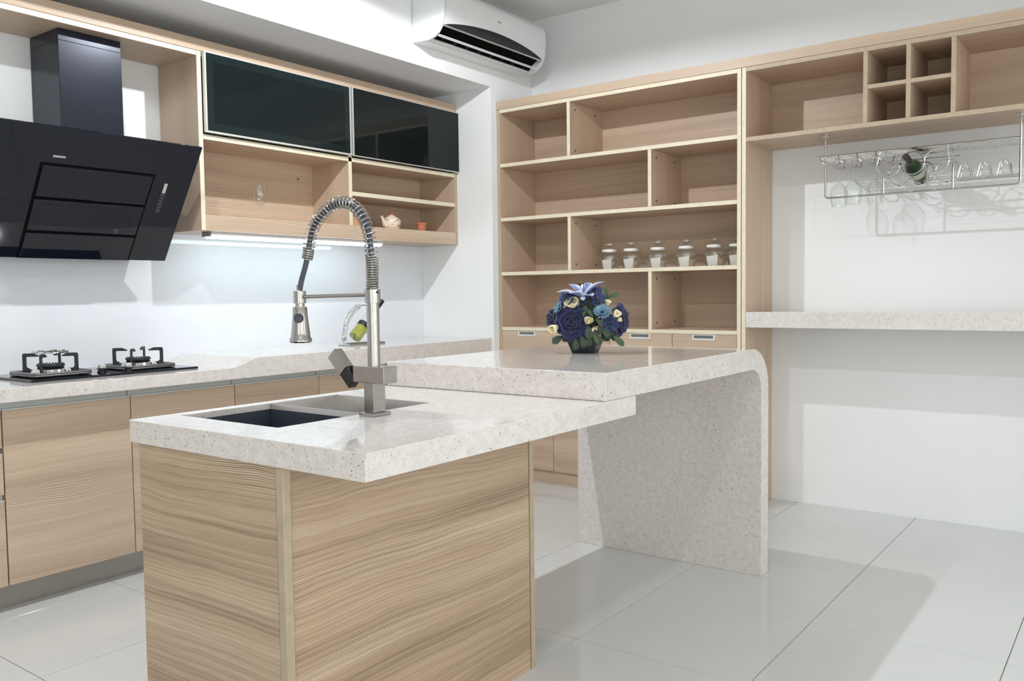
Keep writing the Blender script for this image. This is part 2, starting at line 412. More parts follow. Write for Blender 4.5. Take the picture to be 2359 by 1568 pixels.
# ------------------------------------------------------------------ wall cabinet over the worktop
UY = 3.612
def build_wall_cabinet():
    t = thing('wall_cabinet', 'pale wood wall cabinet with two dark glass doors above open shelves', 'cabinet', (3.345, UY, 1.497))
    E = {'-y': 1}
    bx('side_panel', ['wood_v', 'edge_band'], t, 2.407, 2.430, UY, 3.93, 1.497, 2.334, E)
    bx('side_panel', ['wood_v', 'edge_oak'], t, 4.259, 4.282, UY, 3.93, 1.497, 2.334, E)
    bx('divider', ['wood_v', 'edge_band'], t, 3.346, 3.371, UY, 3.918, 1.572, 2.31, E)
    bx('top_panel', ['wood_fx', 'edge_band'], t, 2.430, 4.259, UY, 3.93, 2.311, 2.334, E)
    bx('shelf', ['wood_fx', 'edge_band'], t, 2.430, 4.259, UY, 3.918, 1.926, 1.95, E)
    bx('bottom_board', 'wood_h', t, 2.430, 4.259, UY, 3.93, 1.497, 1.572)
    bx('shelf', ['wood_fx', 'edge_band'], t, 3.371, 4.259, UY+0.004, 3.918, 1.738, 1.762, E)
    bx('back_panel', 'wood_h', t, 2.430, 4.259, 3.918, 3.93, 1.572, 2.311)
    for k, (x0, x1) in enumerate(((2.434, 3.352), (3.365, 4.281))):
        z0, z1 = 1.957, 2.335; y0, y1 = 3.590, 3.609
        d = MB().box(x0+0.002, x1-0.002, y0+0.0015, y1, z0+0.002, z1-0.002).build('glass_door', 'door_glass', t)
        m = MB(); bt = 0.0085
        m.box(x0, x0+bt, y0, y1, z0, z1); m.box(x0+bt, x1, y0, y1, z0, z0+(bt if k == 0 else 0.004))
        if k == 0: m.box(x1-bt, x1, y0, y1, z0+bt, z1)
        m.box(x0+bt, x1-bt, y0, y1, z1-(0.006 if k == 0 else 0.003), z1)
        m.build('aluminium_frame', 'alu', d)
        m = MB(); w_ = 0.038; a0, a1, c0, c1 = x0+bt, x1-(bt if k == 0 else 0.004), z0+bt, z1-0.006; ya, yb = y0+0.0008, y0+0.0016
        if k == 0:
            m.box(a0, a0+w_, ya, yb, c0, c1); m.box(a1-w_, a1, ya, yb, c0, c1); m.box(a0+w_, a1-w_, ya, yb, c0, c0+w_); m.box(a0+w_, a1-w_, ya, yb, c1-w_, c1)
            m.build('tinted_border', 'door_border', d)
    MB().lathe([(0.0, 0), (0.005, 0), (0.005, 0.004)], (3.24, 3.916, 1.845), 10, (0, 1, 0)).build('screw_hole', 'black_matt', t)
    c = thing('cornice_board', 'long pale wood board capping the hood recess and the wall cabinet', 'board', (2.3, UY, 2.334))
    bx('fascia', 'wood_pale', c, -1.0, 4.282, UY-0.004, 3.64, 2.334, 2.389)
    bx('bridge_board', ['wood_fx', 'edge_band'], c, -1.0, 2.406, UY, 3.932, 2.311, 2.334, {'-y': 1})
build_wall_cabinet()

def build_undercabinet_lamp():
    t = thing('under_cabinet_lamp', 'slim white fluorescent lamp glowing under the wall cabinet', 'lamp', (3.07, 3.70, 1.497))
    bx('housing', 'white_plastic', t, 2.50, 3.66, 3.672, 3.74, 1.483, 1.4965)
    bx('end_cap', 'grey_print', t, 2.488, 2.50, 3.676, 3.736, 1.474, 1.4965)
    bx('end_cap', 'white_plastic', t, 3.66, 3.672, 3.676, 3.736, 1.474, 1.4965)
    MB().prism([(3.678, 1.483), (3.682, 1.472), (3.695, 1.466), (3.717, 1.466), (3.730, 1.472), (3.734, 1.483)], 'x', 2.50, 3.66).build('diffuser', 'lamp_tube', t)
build_undercabinet_lamp()

def build_splashback():
    o = MB().box(-1.0, XR-0.001, YW-0.0055, YW-0.0005, 0.86, 1.60).build('splashback', 'splash_glass', None, 0.001, loc=(1.6, YW, 0.86))
    o.location = (1.6, YW, 0.86)
    tag(o, 'glossy white glass splashback on the wall behind the hob', 'splashback')
build_splashback()

# ------------------------------------------------------------------ range hood
def build_hood():
    t = thing('range_hood', 'black slanted glass range hood hanging above the hob', 'range hood', (1.876, 3.7, 1.353))
    T_ = Vector((0, 3.425, 1.847)); B_ = Vector((0, 3.757, 1.353)); dn = (B_-T_); L = dn.length; dn.normalize()
    nr = Vector((0, -dn.z, dn.y)) ; nr = nr if nr.y < 0 else -nr   # outward, towards the room and down
    def slab(m, x0, x1, s0, s1, o0, o1, mat=0):
        """s along the slope (0..1 from the top), o = offset along the outward normal"""
        P = lambda s, o: (lambda q: (q.y, q.z))(T_+dn*(L*s)+nr*o)
        return m.prism([P(s0, o0), P(s1, o0), P(s1, o1), P(s0, o1)], 'x', x0, x1, mat)
    m = MB(); slab(m, 1.455, 2.300, 0.0, 1.0, -0.012, 0.0)
    panel = m.build('glass_panel', 'black_glass', t, 0.0015)
    fx0, fx1 = 1.643, 2.109
    m = MB(); slab(m, fx0-0.010, fx1+0.010, 0.258, 1.0, 0.0002, 0.0010); m.build('groove', 'groove_black', panel)
    for s0, s1 in ((0.276, 0.512), (0.532, 0.773), (0.793, 0.998)):
        m = MB(); slab(m, fx0, fx1, s0, s1, 0.0004, 0.006); m.build('flap', 'black_glass', panel, 0.003, 2)
    m = MB(); slab(m, 2.1745, 2.1895, 0.325, 0.405, 0.0003, 0.0018); m.build('display', 'silver_print', panel)
    m = MB()
    for xa in (2.1735, 2.1895): slab(m, xa, xa+0.001, 0.405, 0.565, 0.0003, 0.001)
    for k in range(6):
        s = 0.42+0.025*k; slab(m, 2.179, 2.1845, s, s+0.009, 0.0003, 0.001)
    slab(m, 2.1735, 2.1905, 0.565, 0.568, 0.0003, 0.001)
    m.build('touch_buttons', 'grey_print', panel)
    m = MB()
    for k in range(9): slab(m, 1.674+0.0055*k, 1.6782+0.0055*k, 0.200, 0.214, 0.0003, 0.001)
    m.build('badge', 'silver_print', panel)
    # body between the panel and the wall
    pr = [(3.49, 1.772), (3.757, 1.372), (3.928, 1.372), (3.928, 1.80), (3.56, 1.80)]
    MB().prism(pr, 'x', 1.52, 2.225).build('body', 'hood_steel', t, 0.002)
    ch = MB().box(1.803, 2.078, 3.682, 3.928, 1.79, 2.262).build('chimney', 'hood_steel', t, 0.002)
    MB().box(1.8045, 2.0765, 3.6835, 3.93, 2.262, 2.310).build('inner_sleeve', 'hood_steel', ch, 0.001)
    m = MB(); m.lathe([(0.0, 0.004), (0.026, 0.004), (0.03, 0.0)], (1.80, 3.80, 1.368), 20, (0, 0, -1)); m.build('spot_lens', 'silver_print', t)
build_hood()

# ------------------------------------------------------------------ worktop, base cabinets, plinth
def build_worktop():
    prof = [(-1.0, 0.804), (-1.0, 0.857), (2.30, 0.857)]
    for k in range(9):
        q = k/8; prof.append((2.345+0.145*q, 0.857+0.039*q**1.55))
    prof += [(XR-0.001, 0.897), (XR-0.001, 0.804)]
    o = MB().prism(prof, 'y', 3.344, YW-0.006).build('kitchen_worktop', 'quartz', None, 0.0025, 2, loc=(1.8, 3.6, 0.804))
    tag(o, 'long speckled white stone worktop with a raised step beside the hob', 'worktop')
build_worktop()

CY = 3.42
def build_base_cabinets():
    xs = [0.80, 1.411, 1.914, 2.424, 2.93, 3.44, 3.95, 4.281]
    names = [None, 'wooden base cabinet with a wide plain door left of the island', 'wooden base cabinet behind the left corner of the island, right of the plain wide door', 'wooden base cabinet seen as a strip above the sink, under the worktop step',
             'wooden base cabinet seen as a strip behind the tap lever', 'wooden base cabinet behind the bar counter, second from the pillar', 'narrow wooden corner base cabinet beside the white pillar']
    for i in range(7):
        x0, x1 = xs[i]+0.001, xs[i+1]-0.001
        lab = names[i] or 'wooden drawer base cabinet at the left edge of the kitchen'
        t = thing('base_cabinet', lab, 'cabinet', ((x0+x1)/2, 3.66, 0.105), 'base cabinets along the hood wall')
        bx('body', 'wood_v', t, x0, x1, CY+0.021, 3.90, 0.106, 0.768, bevel=0)
        r = MB().box(x0+0.001, x1-0.001, CY+0.025, CY+0.03, 0.772, 0.803); r.box(x0+0.001, x1-0.001, CY-0.001, CY+0.025, 0.768, 0.7725)
        r.build('handle_rail', 'alu_light', t)
        if i == 0:
            for z0, z1 in ((0.628, 0.766), (0.452, 0.603), (0.107, 0.427)):
                d = bx('drawer_front', 'wood_h', t, x0+0.001, x1-0.002, CY, CY+0.02, z0, z1)
                if z1 < 0.7:
                    m = MB().box(x0+0.002, x1-0.003, CY-0.001, CY+0.018, z1, z1+0.005); m.box(x0+0.002, x1-0.003, CY+0.014, CY+0.018, z1+0.005, z1+0.024); m.build('handle', 'alu', d)
        else:
            bx('door', 'wood_h', t, x0+0.001, x1-0.001, CY, CY+0.02, 0.107, 0.767)
    o = MB().box(-1.0, 4.281, 3.507, 3.525, 0.0, 0.105).build('plinth', 'plinth_alu', None, 0.001, loc=(1.6, 3.516, 0))
    tag(o, 'grey metal plinth along the floor under the base cabinets', 'plinth')
    t = thing('base_cabinet', 'wooden base cabinet standing left of the drawer cabinet', 'cabinet', (0.3, 3.66, 0.105), 'base cabinets along the hood wall')
    bx('body', 'wood_v', t, -1.0, 0.799, CY+0.021, 3.90, 0.106, 0.768, bevel=0); bx('door', 'wood_h', t, -0.999, 0.798, CY, CY+0.02, 0.107, 0.767)
build_base_cabinets()

# ------------------------------------------------------------------ hob
def build_hob():
    z = 0.857
    t = thing('gas_hob', 'black glass gas hob with two burners on the stone worktop', 'hob', (1.9, 3.66, z))
    poly = [(1.555, 3.475), (2.255, 3.455), (2.262, 3.46), (2.325, 3.86), (1.60, 3.86)]
    poly = [(1.545, 3.475), (2.275, 3.475), (2.275, 3.875), (1.545, 3.875)]
    MB().prism(poly, 'z', z, z+0.009).build('glass_plate', 'black_glass', t, 0.003, 2)
    for bi, (cx, cy) in enumerate(((1.708, 3.66), (2.092, 3.66))):
        h = 0.115; zz = z+0.020
        fr = MB(); rp = []
        for (ax, ay, a0) in ((cx+h-0.02, cy+h-0.02, 0), (cx-h+0.02, cy+h-0.02, 90), (cx-h+0.02, cy-h+0.02, 180), (cx+h-0.02, cy-h+0.02, 270)):
            rp += [(px, py, zz) for px, py in arc(ax, ay, 0.02, a0, a0+90, 4)]
        for dz in (-0.004, 0.0035): fr.tube([(a, b, c+dz) for a, b, c in rp], 0.0052, 8, True)
        burner = fr.build('burner_frame', 'grey_metal', t)
        for sx in (-1, 1):
            for sy in (-1, 1): MB().lathe([(0.014, 0), (0.017, 0.006), (0.012, 0.012)], (cx+sx*0.085, cy+sy*0.085, z+0.009), 12, close=True).build('rubber_foot', 'black_matt', burner)
        MB().box(cx-h+0.008, cx+h-0.008, cy-h+0.008, cy+h-0.008, zz-0.002, zz+0.003).build('drip_tray', 'cast_iron', burner, 0.002)
        MB().lathe([(0.0, 0.0), (0.078, 0.0), (0.070, 0.012), (0.048, 0.020), (0.0, 0.020)], (cx, cy, zz+0.003), 28).build('burner_dish', 'chrome', burner)
        n = 48; ring = []
        m = MB(); m.lathe([(0.0, 0.0), (0.046, 0.0), (0.053, 0.005), (0.053, 0.011), (0.0, 0.011)], (cx, cy, zz+0.022), 32)
        for k in range(26):
            a = 2*PI*k/26; d = Vector((math.cos(a), math.sin(a), 0)); e = Vector((-d.y, d.x, 0)); c = Vector((cx, cy, zz+0.033))
            q = [c+d*0.040+e*0.004, c+d*0.040-e*0.004, c+d*0.053-e*0.004, c+d*0.053+e*0.004, c+d*0.047+Vector((0, 0, 0.006))]
            m.add(q, [(0, 1, 2, 3), (0, 1, 4), (1, 2, 4), (2, 3, 4), (3, 0, 4)])
        m.build('burner_ring', 'cast_iron', burner)
        for k in range(4):
            a = PI/4+k*PI/2; d = Vector((math.cos(a), math.sin(a), 0)); e = Vector((-d.y, d.x, 0)); c = Vector((cx, cy, zz))
            R = 0.108; pl = [(R-0.028, 0.002), (R, 0.002), (R, 0.074), (R-0.004, 0.080), (R-0.040, 0.080), (R-0.062, 0.071), (R-0.062, 0.066), (R-0.045, 0.066), (R-0.016, 0.066), (R-0.014, 0.062), (R-0.014, 0.026), (R-0.018, 0.020), (R-0.028, 0.016)]
            m = MB(); q = []
            for s in (-0.0035, 0.0035): q += [c+d*r+e*s+Vector((0, 0, zv)) for r, zv in pl]
            nn = len(pl); m.add(q, [tuple(range(nn)), tuple(range(nn, 2*nn))]+[(i, (i+1) % nn, nn+(i+1) % nn, nn+i) for i in range(nn)])
            m.build('pan_support', 'cast_iron', burner)
        if bi == 0:
            m = MB(); pts = []
            for k in range(48):
                a = 2*PI*k/48; r = 0.062+0.006*math.cos(8*a); pts.append((cx+r*math.cos(a), cy+r*math.sin(a), zz+0.085+0.002*math.sin(8*a)))
            m.tube(pts, 0.0045, 8, True)
            m.build('small_pan_ring', 'chrome', burner)
    for (kx, ky) in ((1.885, 3.585), (1.985, 3.555)):
        k_ = MB().lathe([(0.019, 0), (0.019, 0.007), (0.013, 0.008), (0.013, 0.012), (0.022, 0.013), (0.022, 0.016), (0.0, 0.016)], (kx, ky, z+0.009), 22).build('knob', 'black_matt', t)
        MB().box(kx-0.013, kx+0.013, ky-0.012, ky+0.012, z+0.025, z+0.043).build('knob_cap', 'alu', k_, 0.004, 2)
build_hob()

# ------------------------------------------------------------------ island
def build_island():
    t = thing('kitchen_island', 'freestanding wooden island cabinet with wavy horizontal grain under the sink', 'island', (1.68, 1.83, 0))
    zt = 0.8025
    bx('end_panel', 'wood_island', t, 1.205, 1.225, 1.5605, 2.120, 0.0, zt, bevel=0.001)
    bx('corner_post', 'edge_oak', t, 1.202, 1.225, 1.531, 1.5575, 0.0, zt, bevel=0.0025)
    bx('front_panel', 'wood_island', t, 1.2275, 2.143, 1.537, 1.5575, 0.0, zt, bevel=0.001)
    bx('side_edge', 'edge_oak', t, 2.146, 2.167, 1.535, 1.56, 0.0, zt)
    bx('far_end_panel', 'wood_island', t, 2.146, 2.167, 1.56, 2.120, 0.0, zt)
    bx('back_panel', 'wood_island', t, 1.225, 2.146, 2.109, 2.120, 0.0, zt)
    bx('shadow_gap', 'black_matt', t, 1.2245, 1.2278, 1.5395, 1.5575, 0.0, zt, bevel=0)
build_island()

SX0, SX1, SY0, SY1, SXM = 1.320, 1.877, 1.696, 2.106, 1.618
IZ, IZB = 0.8624, 0.8030
def build_island_top():
    x0, x1, y0, y1 = 1.196, 2.33, 1.262, 2.147
    outer = [(x0, y0), (x1, y0), (x1, y1), (x0, y1)]; inner = [(SX0, SY0), (SX1, SY0), (SX1, SY1), (SX0, SY1)]
    vs = []; 
    for zz in (IZB, IZ): vs += [(a, b, zz) for a, b in outer]+[(a, b, zz) for a, b in inner]
    fs = []
    for i in range(4):
        j = (i+1) % 4
        fs += [(i, j, j+4, i+4), (8+i, 8+j, 12+j, 12+i), (i, j, 8+j, 8+i), (4+i, 4+j, 12+j, 12+i)]
    o = MB().add(vs, fs).build('island_worktop', 'quartz', None, 0.002, 2, loc=(1.68, 1.7, IZB))
    tag(o, 'speckled white stone worktop of the island with a cut-out sink', 'worktop')
build_island_top()

def build_sink():
    t = thing('sink', 'stainless steel sink with a deep bowl and a shallow tray in the island', 'sink', (1.6, 1.9, 0.62))
    def bowl(x0, x1, y0, y1, zt, zb, th, slope):
        m = MB(); xi0, xi1, yi0, yi1 = x0+slope, x1-slope, y0+slope, y1-slope
        vs = [(x0, y0, zt), (x1, y0, zt), (x1, y1, zt), (x0, y1, zt), (xi0, yi0, zb), (xi1, yi0, zb), (xi1, yi1, zb), (xi0, yi1, zb)]
        o = th
        vs += [(x0-o, y0-o, zt), (x1+o, y0-o, zt), (x1+o, y1+o, zt), (x0-o, y1+o, zt), (xi0-o, yi0-o, zb-o), (xi1+o, yi0-o, zb-o), (xi1+o, yi1+o, zb-o), (xi0-o, yi1+o, zb-o)]
        fs = [(4, 5, 6, 7), (12, 13, 14, 15)]
        for i in range(4):
            j = (i+1) % 4; fs += [(i, j, 4+j, 4+i), (8+i, 8+j, 12+j, 12+i), (i, j, 8+j, 8+i)]
        return m.add(vs, fs)
    bowl(SX0+0.003, SXM-0.004, SY0+0.003, SY1-0.003, 0.845, 0.66, 0.0012, 0.010).build('deep_bowl', 'bowl_shade_steel', t)
    bowl(SXM+0.002, SX1-0.0015, SY0+0.0015, SY1-0.0015, 0.8605, 0.805, 0.0010, 0.006).build('shallow_tray', 'steel_sink', t)
    # divider wall between the two
    MB().prism([(SXM-0.0035, 0.845), (SXM-0.001, 0.8605), (SXM+0.0015, 0.8605), (SXM+0.0015, 0.797), (SXM-0.0035, 0.797)], 'y', SY0+0.0015, SY1-0.0015).build('divider', 'steel_sink', t)
    MB().lathe([(0.0, 0.003), (0.03, 0.003), (0.044, 0.001), (0.048, 0.0)], (1.465, 1.9, 0.6605), 28).build('drain', 'chrome', t)
    MB().lathe([(0.0, 0.003), (0.018, 0.003), (0.026, 0.0)], (1.75, 1.9, 0.8055), 24).build('drain', 'chrome', t)
build_sink()

# ------------------------------------------------------------------ tap
def build_tap():
    fx, fy = 1.600, 1.647
    t = thing('spring_tap', 'brushed steel pull-down spring tap standing beside the sink', 'tap', (fx, fy, IZ))
    z = IZ
    MB().box(fx-0.033, fx+0.033, fy-0.027, fy+0.027, z, z+0.009).build('base_plate', 'steel', t, 0.001)
    MB().box(fx-0.0215, fx+0.0215, fy-0.0185, fy+0.0185, z+0.009, 0.953).build('square_post', 'steel', t, 0.001)
    MB().box(fx-0.025, fx+0.025, fy-0.060, fy+0.055, 0.950, 0.9935).build('valve_body', 'steel', t, 0.0012)
    MB().lathe([(0.0165, 0), (0.0165, 0.177), (0.0, 0.177)], (fx, fy, 0.9935), 28).build('column', 'steel', t)
    MB().lathe([(0.018, 0), (0.0205, 0.0005), (0.0205, 0.036), (0.012, 0.0365)], (fx, fy, 1.160), 28).build('collar', 'steel', t)
    # lever: square plate turned on a side spindle
    c = Vector((fx-0.008, 1.712, 0.944)); d = Vector((0, 0.70, 0.714)); n = Vector((0, -0.714, 0.70)); sx = Vector((1, 0, 0))
    def slab(l0, l1, w0, w1, h):
        vs = [c+d*l+n*w_+sx*q for q in (-h, h) for l, w_ in ((l0, w0), (l1, w0), (l1, w1), (l0, w1))]
        return MB().add(vs, [(0, 1, 2, 3), (4, 5, 6, 7), (0, 1, 5, 4), (1, 2, 6, 5), (2, 3, 7, 6), (3, 0, 4, 7)])
    slab(0.046, 0.112, -0.0185, 0.0185, 0.014).build('lever', 'steel', t, 0.0012)
    slab(0.0, 0.0455, -0.0175, 0.0175, 0.013).build('lever_hub', 'black_matt', t, 0.0012)
    MB().lathe([(0.0, 0), (0.014, 0), (0.014, 0.05), (0.0, 0.05)], (fx, fy+0.050, 0.972), 20, (0, 1, 0.15)).build('lever_spindle', 'groove_black', t)
    # hose and springs in the plane x = fx
    A = [(1.647, 1.196), (1.646, 1.235), (1.646, 1.271), (1.651, 1.317), (1.660, 1.357), (1.683, 1.395), (1.715, 1.421), (1.756, 1.431), (1.796, 1.425), (1.837, 1.405), (1.870, 1.375), (1.890, 1.337), (1.899, 1.298), (1.913, 1.262), (1.930, 1.225), (1.939, 1.197)]
    P = []
    def cr(p0, p1, p2, p3, q): return tuple(0.5*((2*p1[i])+(-p0[i]+p2[i])*q+(2*p0[i]-5*p1[i]+4*p2[i]-p3[i])*q*q+(-p0[i]+3*p1[i]-3*p2[i]+p3[i])*q**3) for i in (0, 1))
    for i in range(len(A)-1):
        for k in range(6): P.append(cr(A[max(i-1, 0)], A[i], A[i+1], A[min(i+2, len(A)-1)], k/6))
    P.append(A[-1])
    P3 = [Vector((fx, a, b)) for a, b in P]
    ds = [0.0]
    for i in range(1, len(P3)): ds.append(ds[-1]+(P3[i]-P3[i-1]).length)
    def at(s_):
        for i in range(1, len(ds)):
            if ds[i] >= s_:
                q = (s_-ds[i-1])/(ds[i]-ds[i-1]); return P3[i-1].lerp(P3[i], q), (P3[i]-P3[i-1]).normalized()
        return P3[-1], (P3[-1]-P3[-2]).normalized()
    end_coil = ds[12*6]
    nA = [p for i, p in enumerate(P3)]
    MB().tube(nA, 0.0078, 12).build('hose', 'hose_dark', t)
    def coil(name, s0, s1, pitch, r, wr, ppt=14):
        pts = []; n = int((s1-s0)/pitch*ppt)
        for i in range(n+1):
            s_ = s0+(s1-s0)*i/n; p, tg = at(s_); e1 = Vector((1, 0, 0)); e2 = tg.cross(e1); a = 2*PI*(s_-s0)/pitch
            pts.append(p+(e1*math.cos(a)+e2*math.sin(a))*r)
        MB().tube(pts, wr, 6).build(name, 'steel', t)
    coil('dense_spring', 0.0, 0.085, 0.0062, 0.0150, 0.0024)
    coil('arc_spring', 0.085, end_coil-0.012, 0.0128, 0.0158, 0.0021)
    p, tg = at(end_coil)
    m = MB()
    for k in range(5): 
        q, tq = at(end_coil-0.012+0.006*k); m.lathe([(0.010, -0.0026), (0.0155, -0.0022), (0.0155, 0.0022), (0.010, 0.0026)], q, 20, tq)
    m.build('ferrule', 'steel', t)
    hy = 1.940
    m = MB().lathe([(0.0085, 0.02), (0.0085, 0.0), (0.0, 0.0)], (fx, hy, 1.192), 16); m.build('hose_end', 'steel', t)
    m = MB().lathe([(0.0, 0), (0.0165, 0), (0.0175, 0.001), (0.0175, 0.034), (0.0165, 0.035), (0.0, 0.035)], (fx, hy, 1.160), 26)
    hd = m.build('holder', 'steel', t)
    MB().tube([(fx, 1.660, 1.182), (fx, hy-0.012, 1.178)], 0.0052, 14).build('support_arm', 'steel', t)
    MB().lathe([(0.013, 0), (0.013, -0.014), (0.0, -0.014)], (fx, hy, 1.160), 20).build('swivel', 'steel', t)
    sp = MB().lathe([(0.0, 0), (0.0185, 0), (0.0195, -0.002), (0.0215, -0.03), (0.0265, -0.075), (0.0275, -0.086), (0.0315, -0.092), (0.0315, -0.098), (0.0285, -0.102), (0.0, -0.102)], (fx, hy, 1.150), 32).build('spray_head', 'steel', t)
    bd = Vector((-0.78, -0.62, 0)).normalized()
    MB().lathe([(0.0135, -0.006), (0.0135, 0.003), (0.012, 0.005), (0.0, 0.0055)], Vector((fx, hy, 1.118))+bd*0.0205, 22, bd+Vector((0, 0, 0.1))).build('spray_button', 'pot_navy', sp)
    MB().lathe([(0.0, 0), (0.0028, 0), (0.0028, 0.002)], (fx-0.003, fy-0.0204, 1.188), 10, (0, -1, 0)).build('set_screw', 'black_matt', t)
build_tap()

# ------------------------------------------------------------------ bar counter with waterfall leg
def build_bar():
    x0, x1, zt, th = 2.153, 3.4785, 0.9458, 0.0790; R, r = 0.175, 0.096
    zb = IZ+0.0005
    pr = [(x0, zb), (x0, zt)] + arc(x1-R, zt-R, R, 90, 0, 14) + [(x1, 0.0), (x1-th, 0.0)] + arc(x1-th-r, zb-r, r, 0, 90, 10)
    o = MB().prism(pr, 'y', 1.264, 2.152, smooth=True).build('bar_counter', 'quartz', None, 0.002, 2, loc=(2.8, 1.7, 0))
    tag(o, 'speckled stone bar counter that curves down into a waterfall leg', 'bar counter')
build_bar()

# ------------------------------------------------------------------ shelf wall
SF = 4.3375; SZ = 2.327
def build_bookcase():
    t = thing('bookcase', 'tall wooden open shelf unit with staggered dividers, drawers and doors below', 'bookcase', (4.53, 2.53, 0))
    E = {'-x': 1}; yl, yr = 3.325, 1.727; B = 4.718
    bx('side_panel', ['wood_v', 'edge_oak'], t, SF, XW-0.001, yl-0.022, yl, 0.0, SZ, E)
    bx('side_panel', ['wood_v', 'edge_band'], t, SF, XW-0.001, yr, yr+0.022, 0.0, SZ, E)
    a, b = yr+0.022, yl-0.022
    bx('top_panel', ['wood_fy', 'edge_band'], t, SF, XW-0.001, a, b, SZ-0.022, SZ, E)
    bx('back_panel', 'wood_h', t, B, XW-0.001, a, b, 0.10, SZ-0.022)
    tops = [1.990, 1.653, 1.313, 0.967]
    for z in tops: bx('shelf', ['wood_fy', 'edge_band'], t, SF, B, a, b, z-0.022, z, E)
    lo = [1.990, 1.653, 1.313, 0.967]; hi = [SZ-0.022, 1.968, 1.631, 1.291]
    for k, y in enumerate((2.793, 2.2585, 2.793, 2.2585)):
        d = bx('divider', ['wood_v', 'edge_band'], t, SF+0.001, B, y-0.011, y+0.011, lo[k], hi[k], E)
        for xx in (SF+0.06, B-0.09):
            for zz in (lo[k]+0.035, hi[k]-0.04):
                MB().lathe([(0.0, 0.0012), (0.0055, 0.0012), (0.006, 0)], (xx, y-0.011, zz), 10, (0, -1, 0)).build('screw_cap', 'black_matt', d)
    ys = [3.302, 2.922, 2.521, 2.123, 1.750]
    for k in range(4):
        y1, y0 = ys[k]-0.0015, ys[k+1]+0.0015
        d = bx('drawer', 'wood_pale', t, SF, SF+0.02, y0, y1, 0.800, 0.9435)
        yc = (y0+y1)/2+0.0; w_ = 0.066; z0, z1 = 0.912, 0.9425
        m = MB(); q = SF-0.0025
        m.box(q, SF+0.002, yc-w_, yc+w_, z0, z0+0.010); m.box(q, SF+0.002, yc-w_, yc+w_, z1-0.004, z1)
        m.box(q, SF+0.002, yc-w_, yc-w_+0.010, z0+0.010, z1-0.004); m.box(q, SF+0.002, yc+w_-0.010, yc+w_, z0+0.010, z1-0.004)
        h_ = m.build('handle', 'alu_light', d)
        MB().box(SF-0.0008, SF-0.0002, yc-w_+0.010, yc+w_-0.010, z0+0.010, z1-0.004).build('handle_recess', 'grey_metal', d)
        bx('door', 'wood_h', t, SF, SF+0.02, y0, y1, 0.082, 0.797)
    bx('inner_box', 'wood_v', t, SF+0.021, B, a, b, 0.082, 0.9445, bevel=0)
    bx('plinth', 'wood_h', t, SF+0.014, SF+0.03, a, b, 0.0, 0.080)
build_bookcase()

def build_rack_unit():
    t = thing('wine_cabinet', 'wooden overhead cabinet on a tall side panel with four square wine cubbies', 'cabinet', (4.53, 0.8, 0))
    E = {'-x': 1}; yl, yr = 1.7235, -0.25; B = 4.718; z0, z1 = 1.948, SZ
    bx('tall_side_panel', ['wood_v', 'edge_band'], t, SF, XW-0.001, yl-0.022, yl, 0.0, SZ, E)
    bx('tall_side_panel', ['wood_v', 'edge_band'], t, SF, XW-0.001, yr, yr+0.022, 0.0, SZ, E)
    a, b = yr+0.022, yl-0.022
    bx('top_panel', ['wood_fy', 'edge_oak'], t, SF, XW-0.001, a, b, SZ-0.022, SZ, E)
    bx('bottom_panel', ['wood_fy', 'edge_oak'], t, SF, XW-0.001, a, b, z0, z0+0.022, E)
    bx('back_panel', 'wood_h', t, B, XW-0.001, a, b, z0+0.022, SZ-0.022)
    for y in (1.114, 0.924, 0.735):
        bx('divider', ['wood_v', 'edge_oak'], t, SF+0.001, B, y-0.010, y+0.010, z0+0.022, SZ-0.022, E)
    for y0, y1 in ((0.934, 1.104), (0.745, 0.914)):
        bx('cubby_shelf', ['wood_fy', 'edge_oak'], t, SF+0.002, B, y0, y1, 2.128, 2.147, E)
    c = MB().box(SF-0.004, 4.36, -0.25, 3.325, SZ+0.0005, SZ+0.050).build('cornice_fascia', 'wood_pale', None, 0.001, loc=(SF, 1.5, SZ))
    tag(c, 'long pale wood fascia capping the bookcase and the wine cabinet', 'board')
    s = MB().box(SF-0.003, XW-0.001, -0.228, 1.7005, 0.985, 1.066).build('stone_shelf', 'quartz', None, 0.002, 2, loc=(4.53, 0.7, 0.985))
    tag(s, 'thick speckled stone shelf fixed along the white wall', 'shelf')
build_rack_unit()

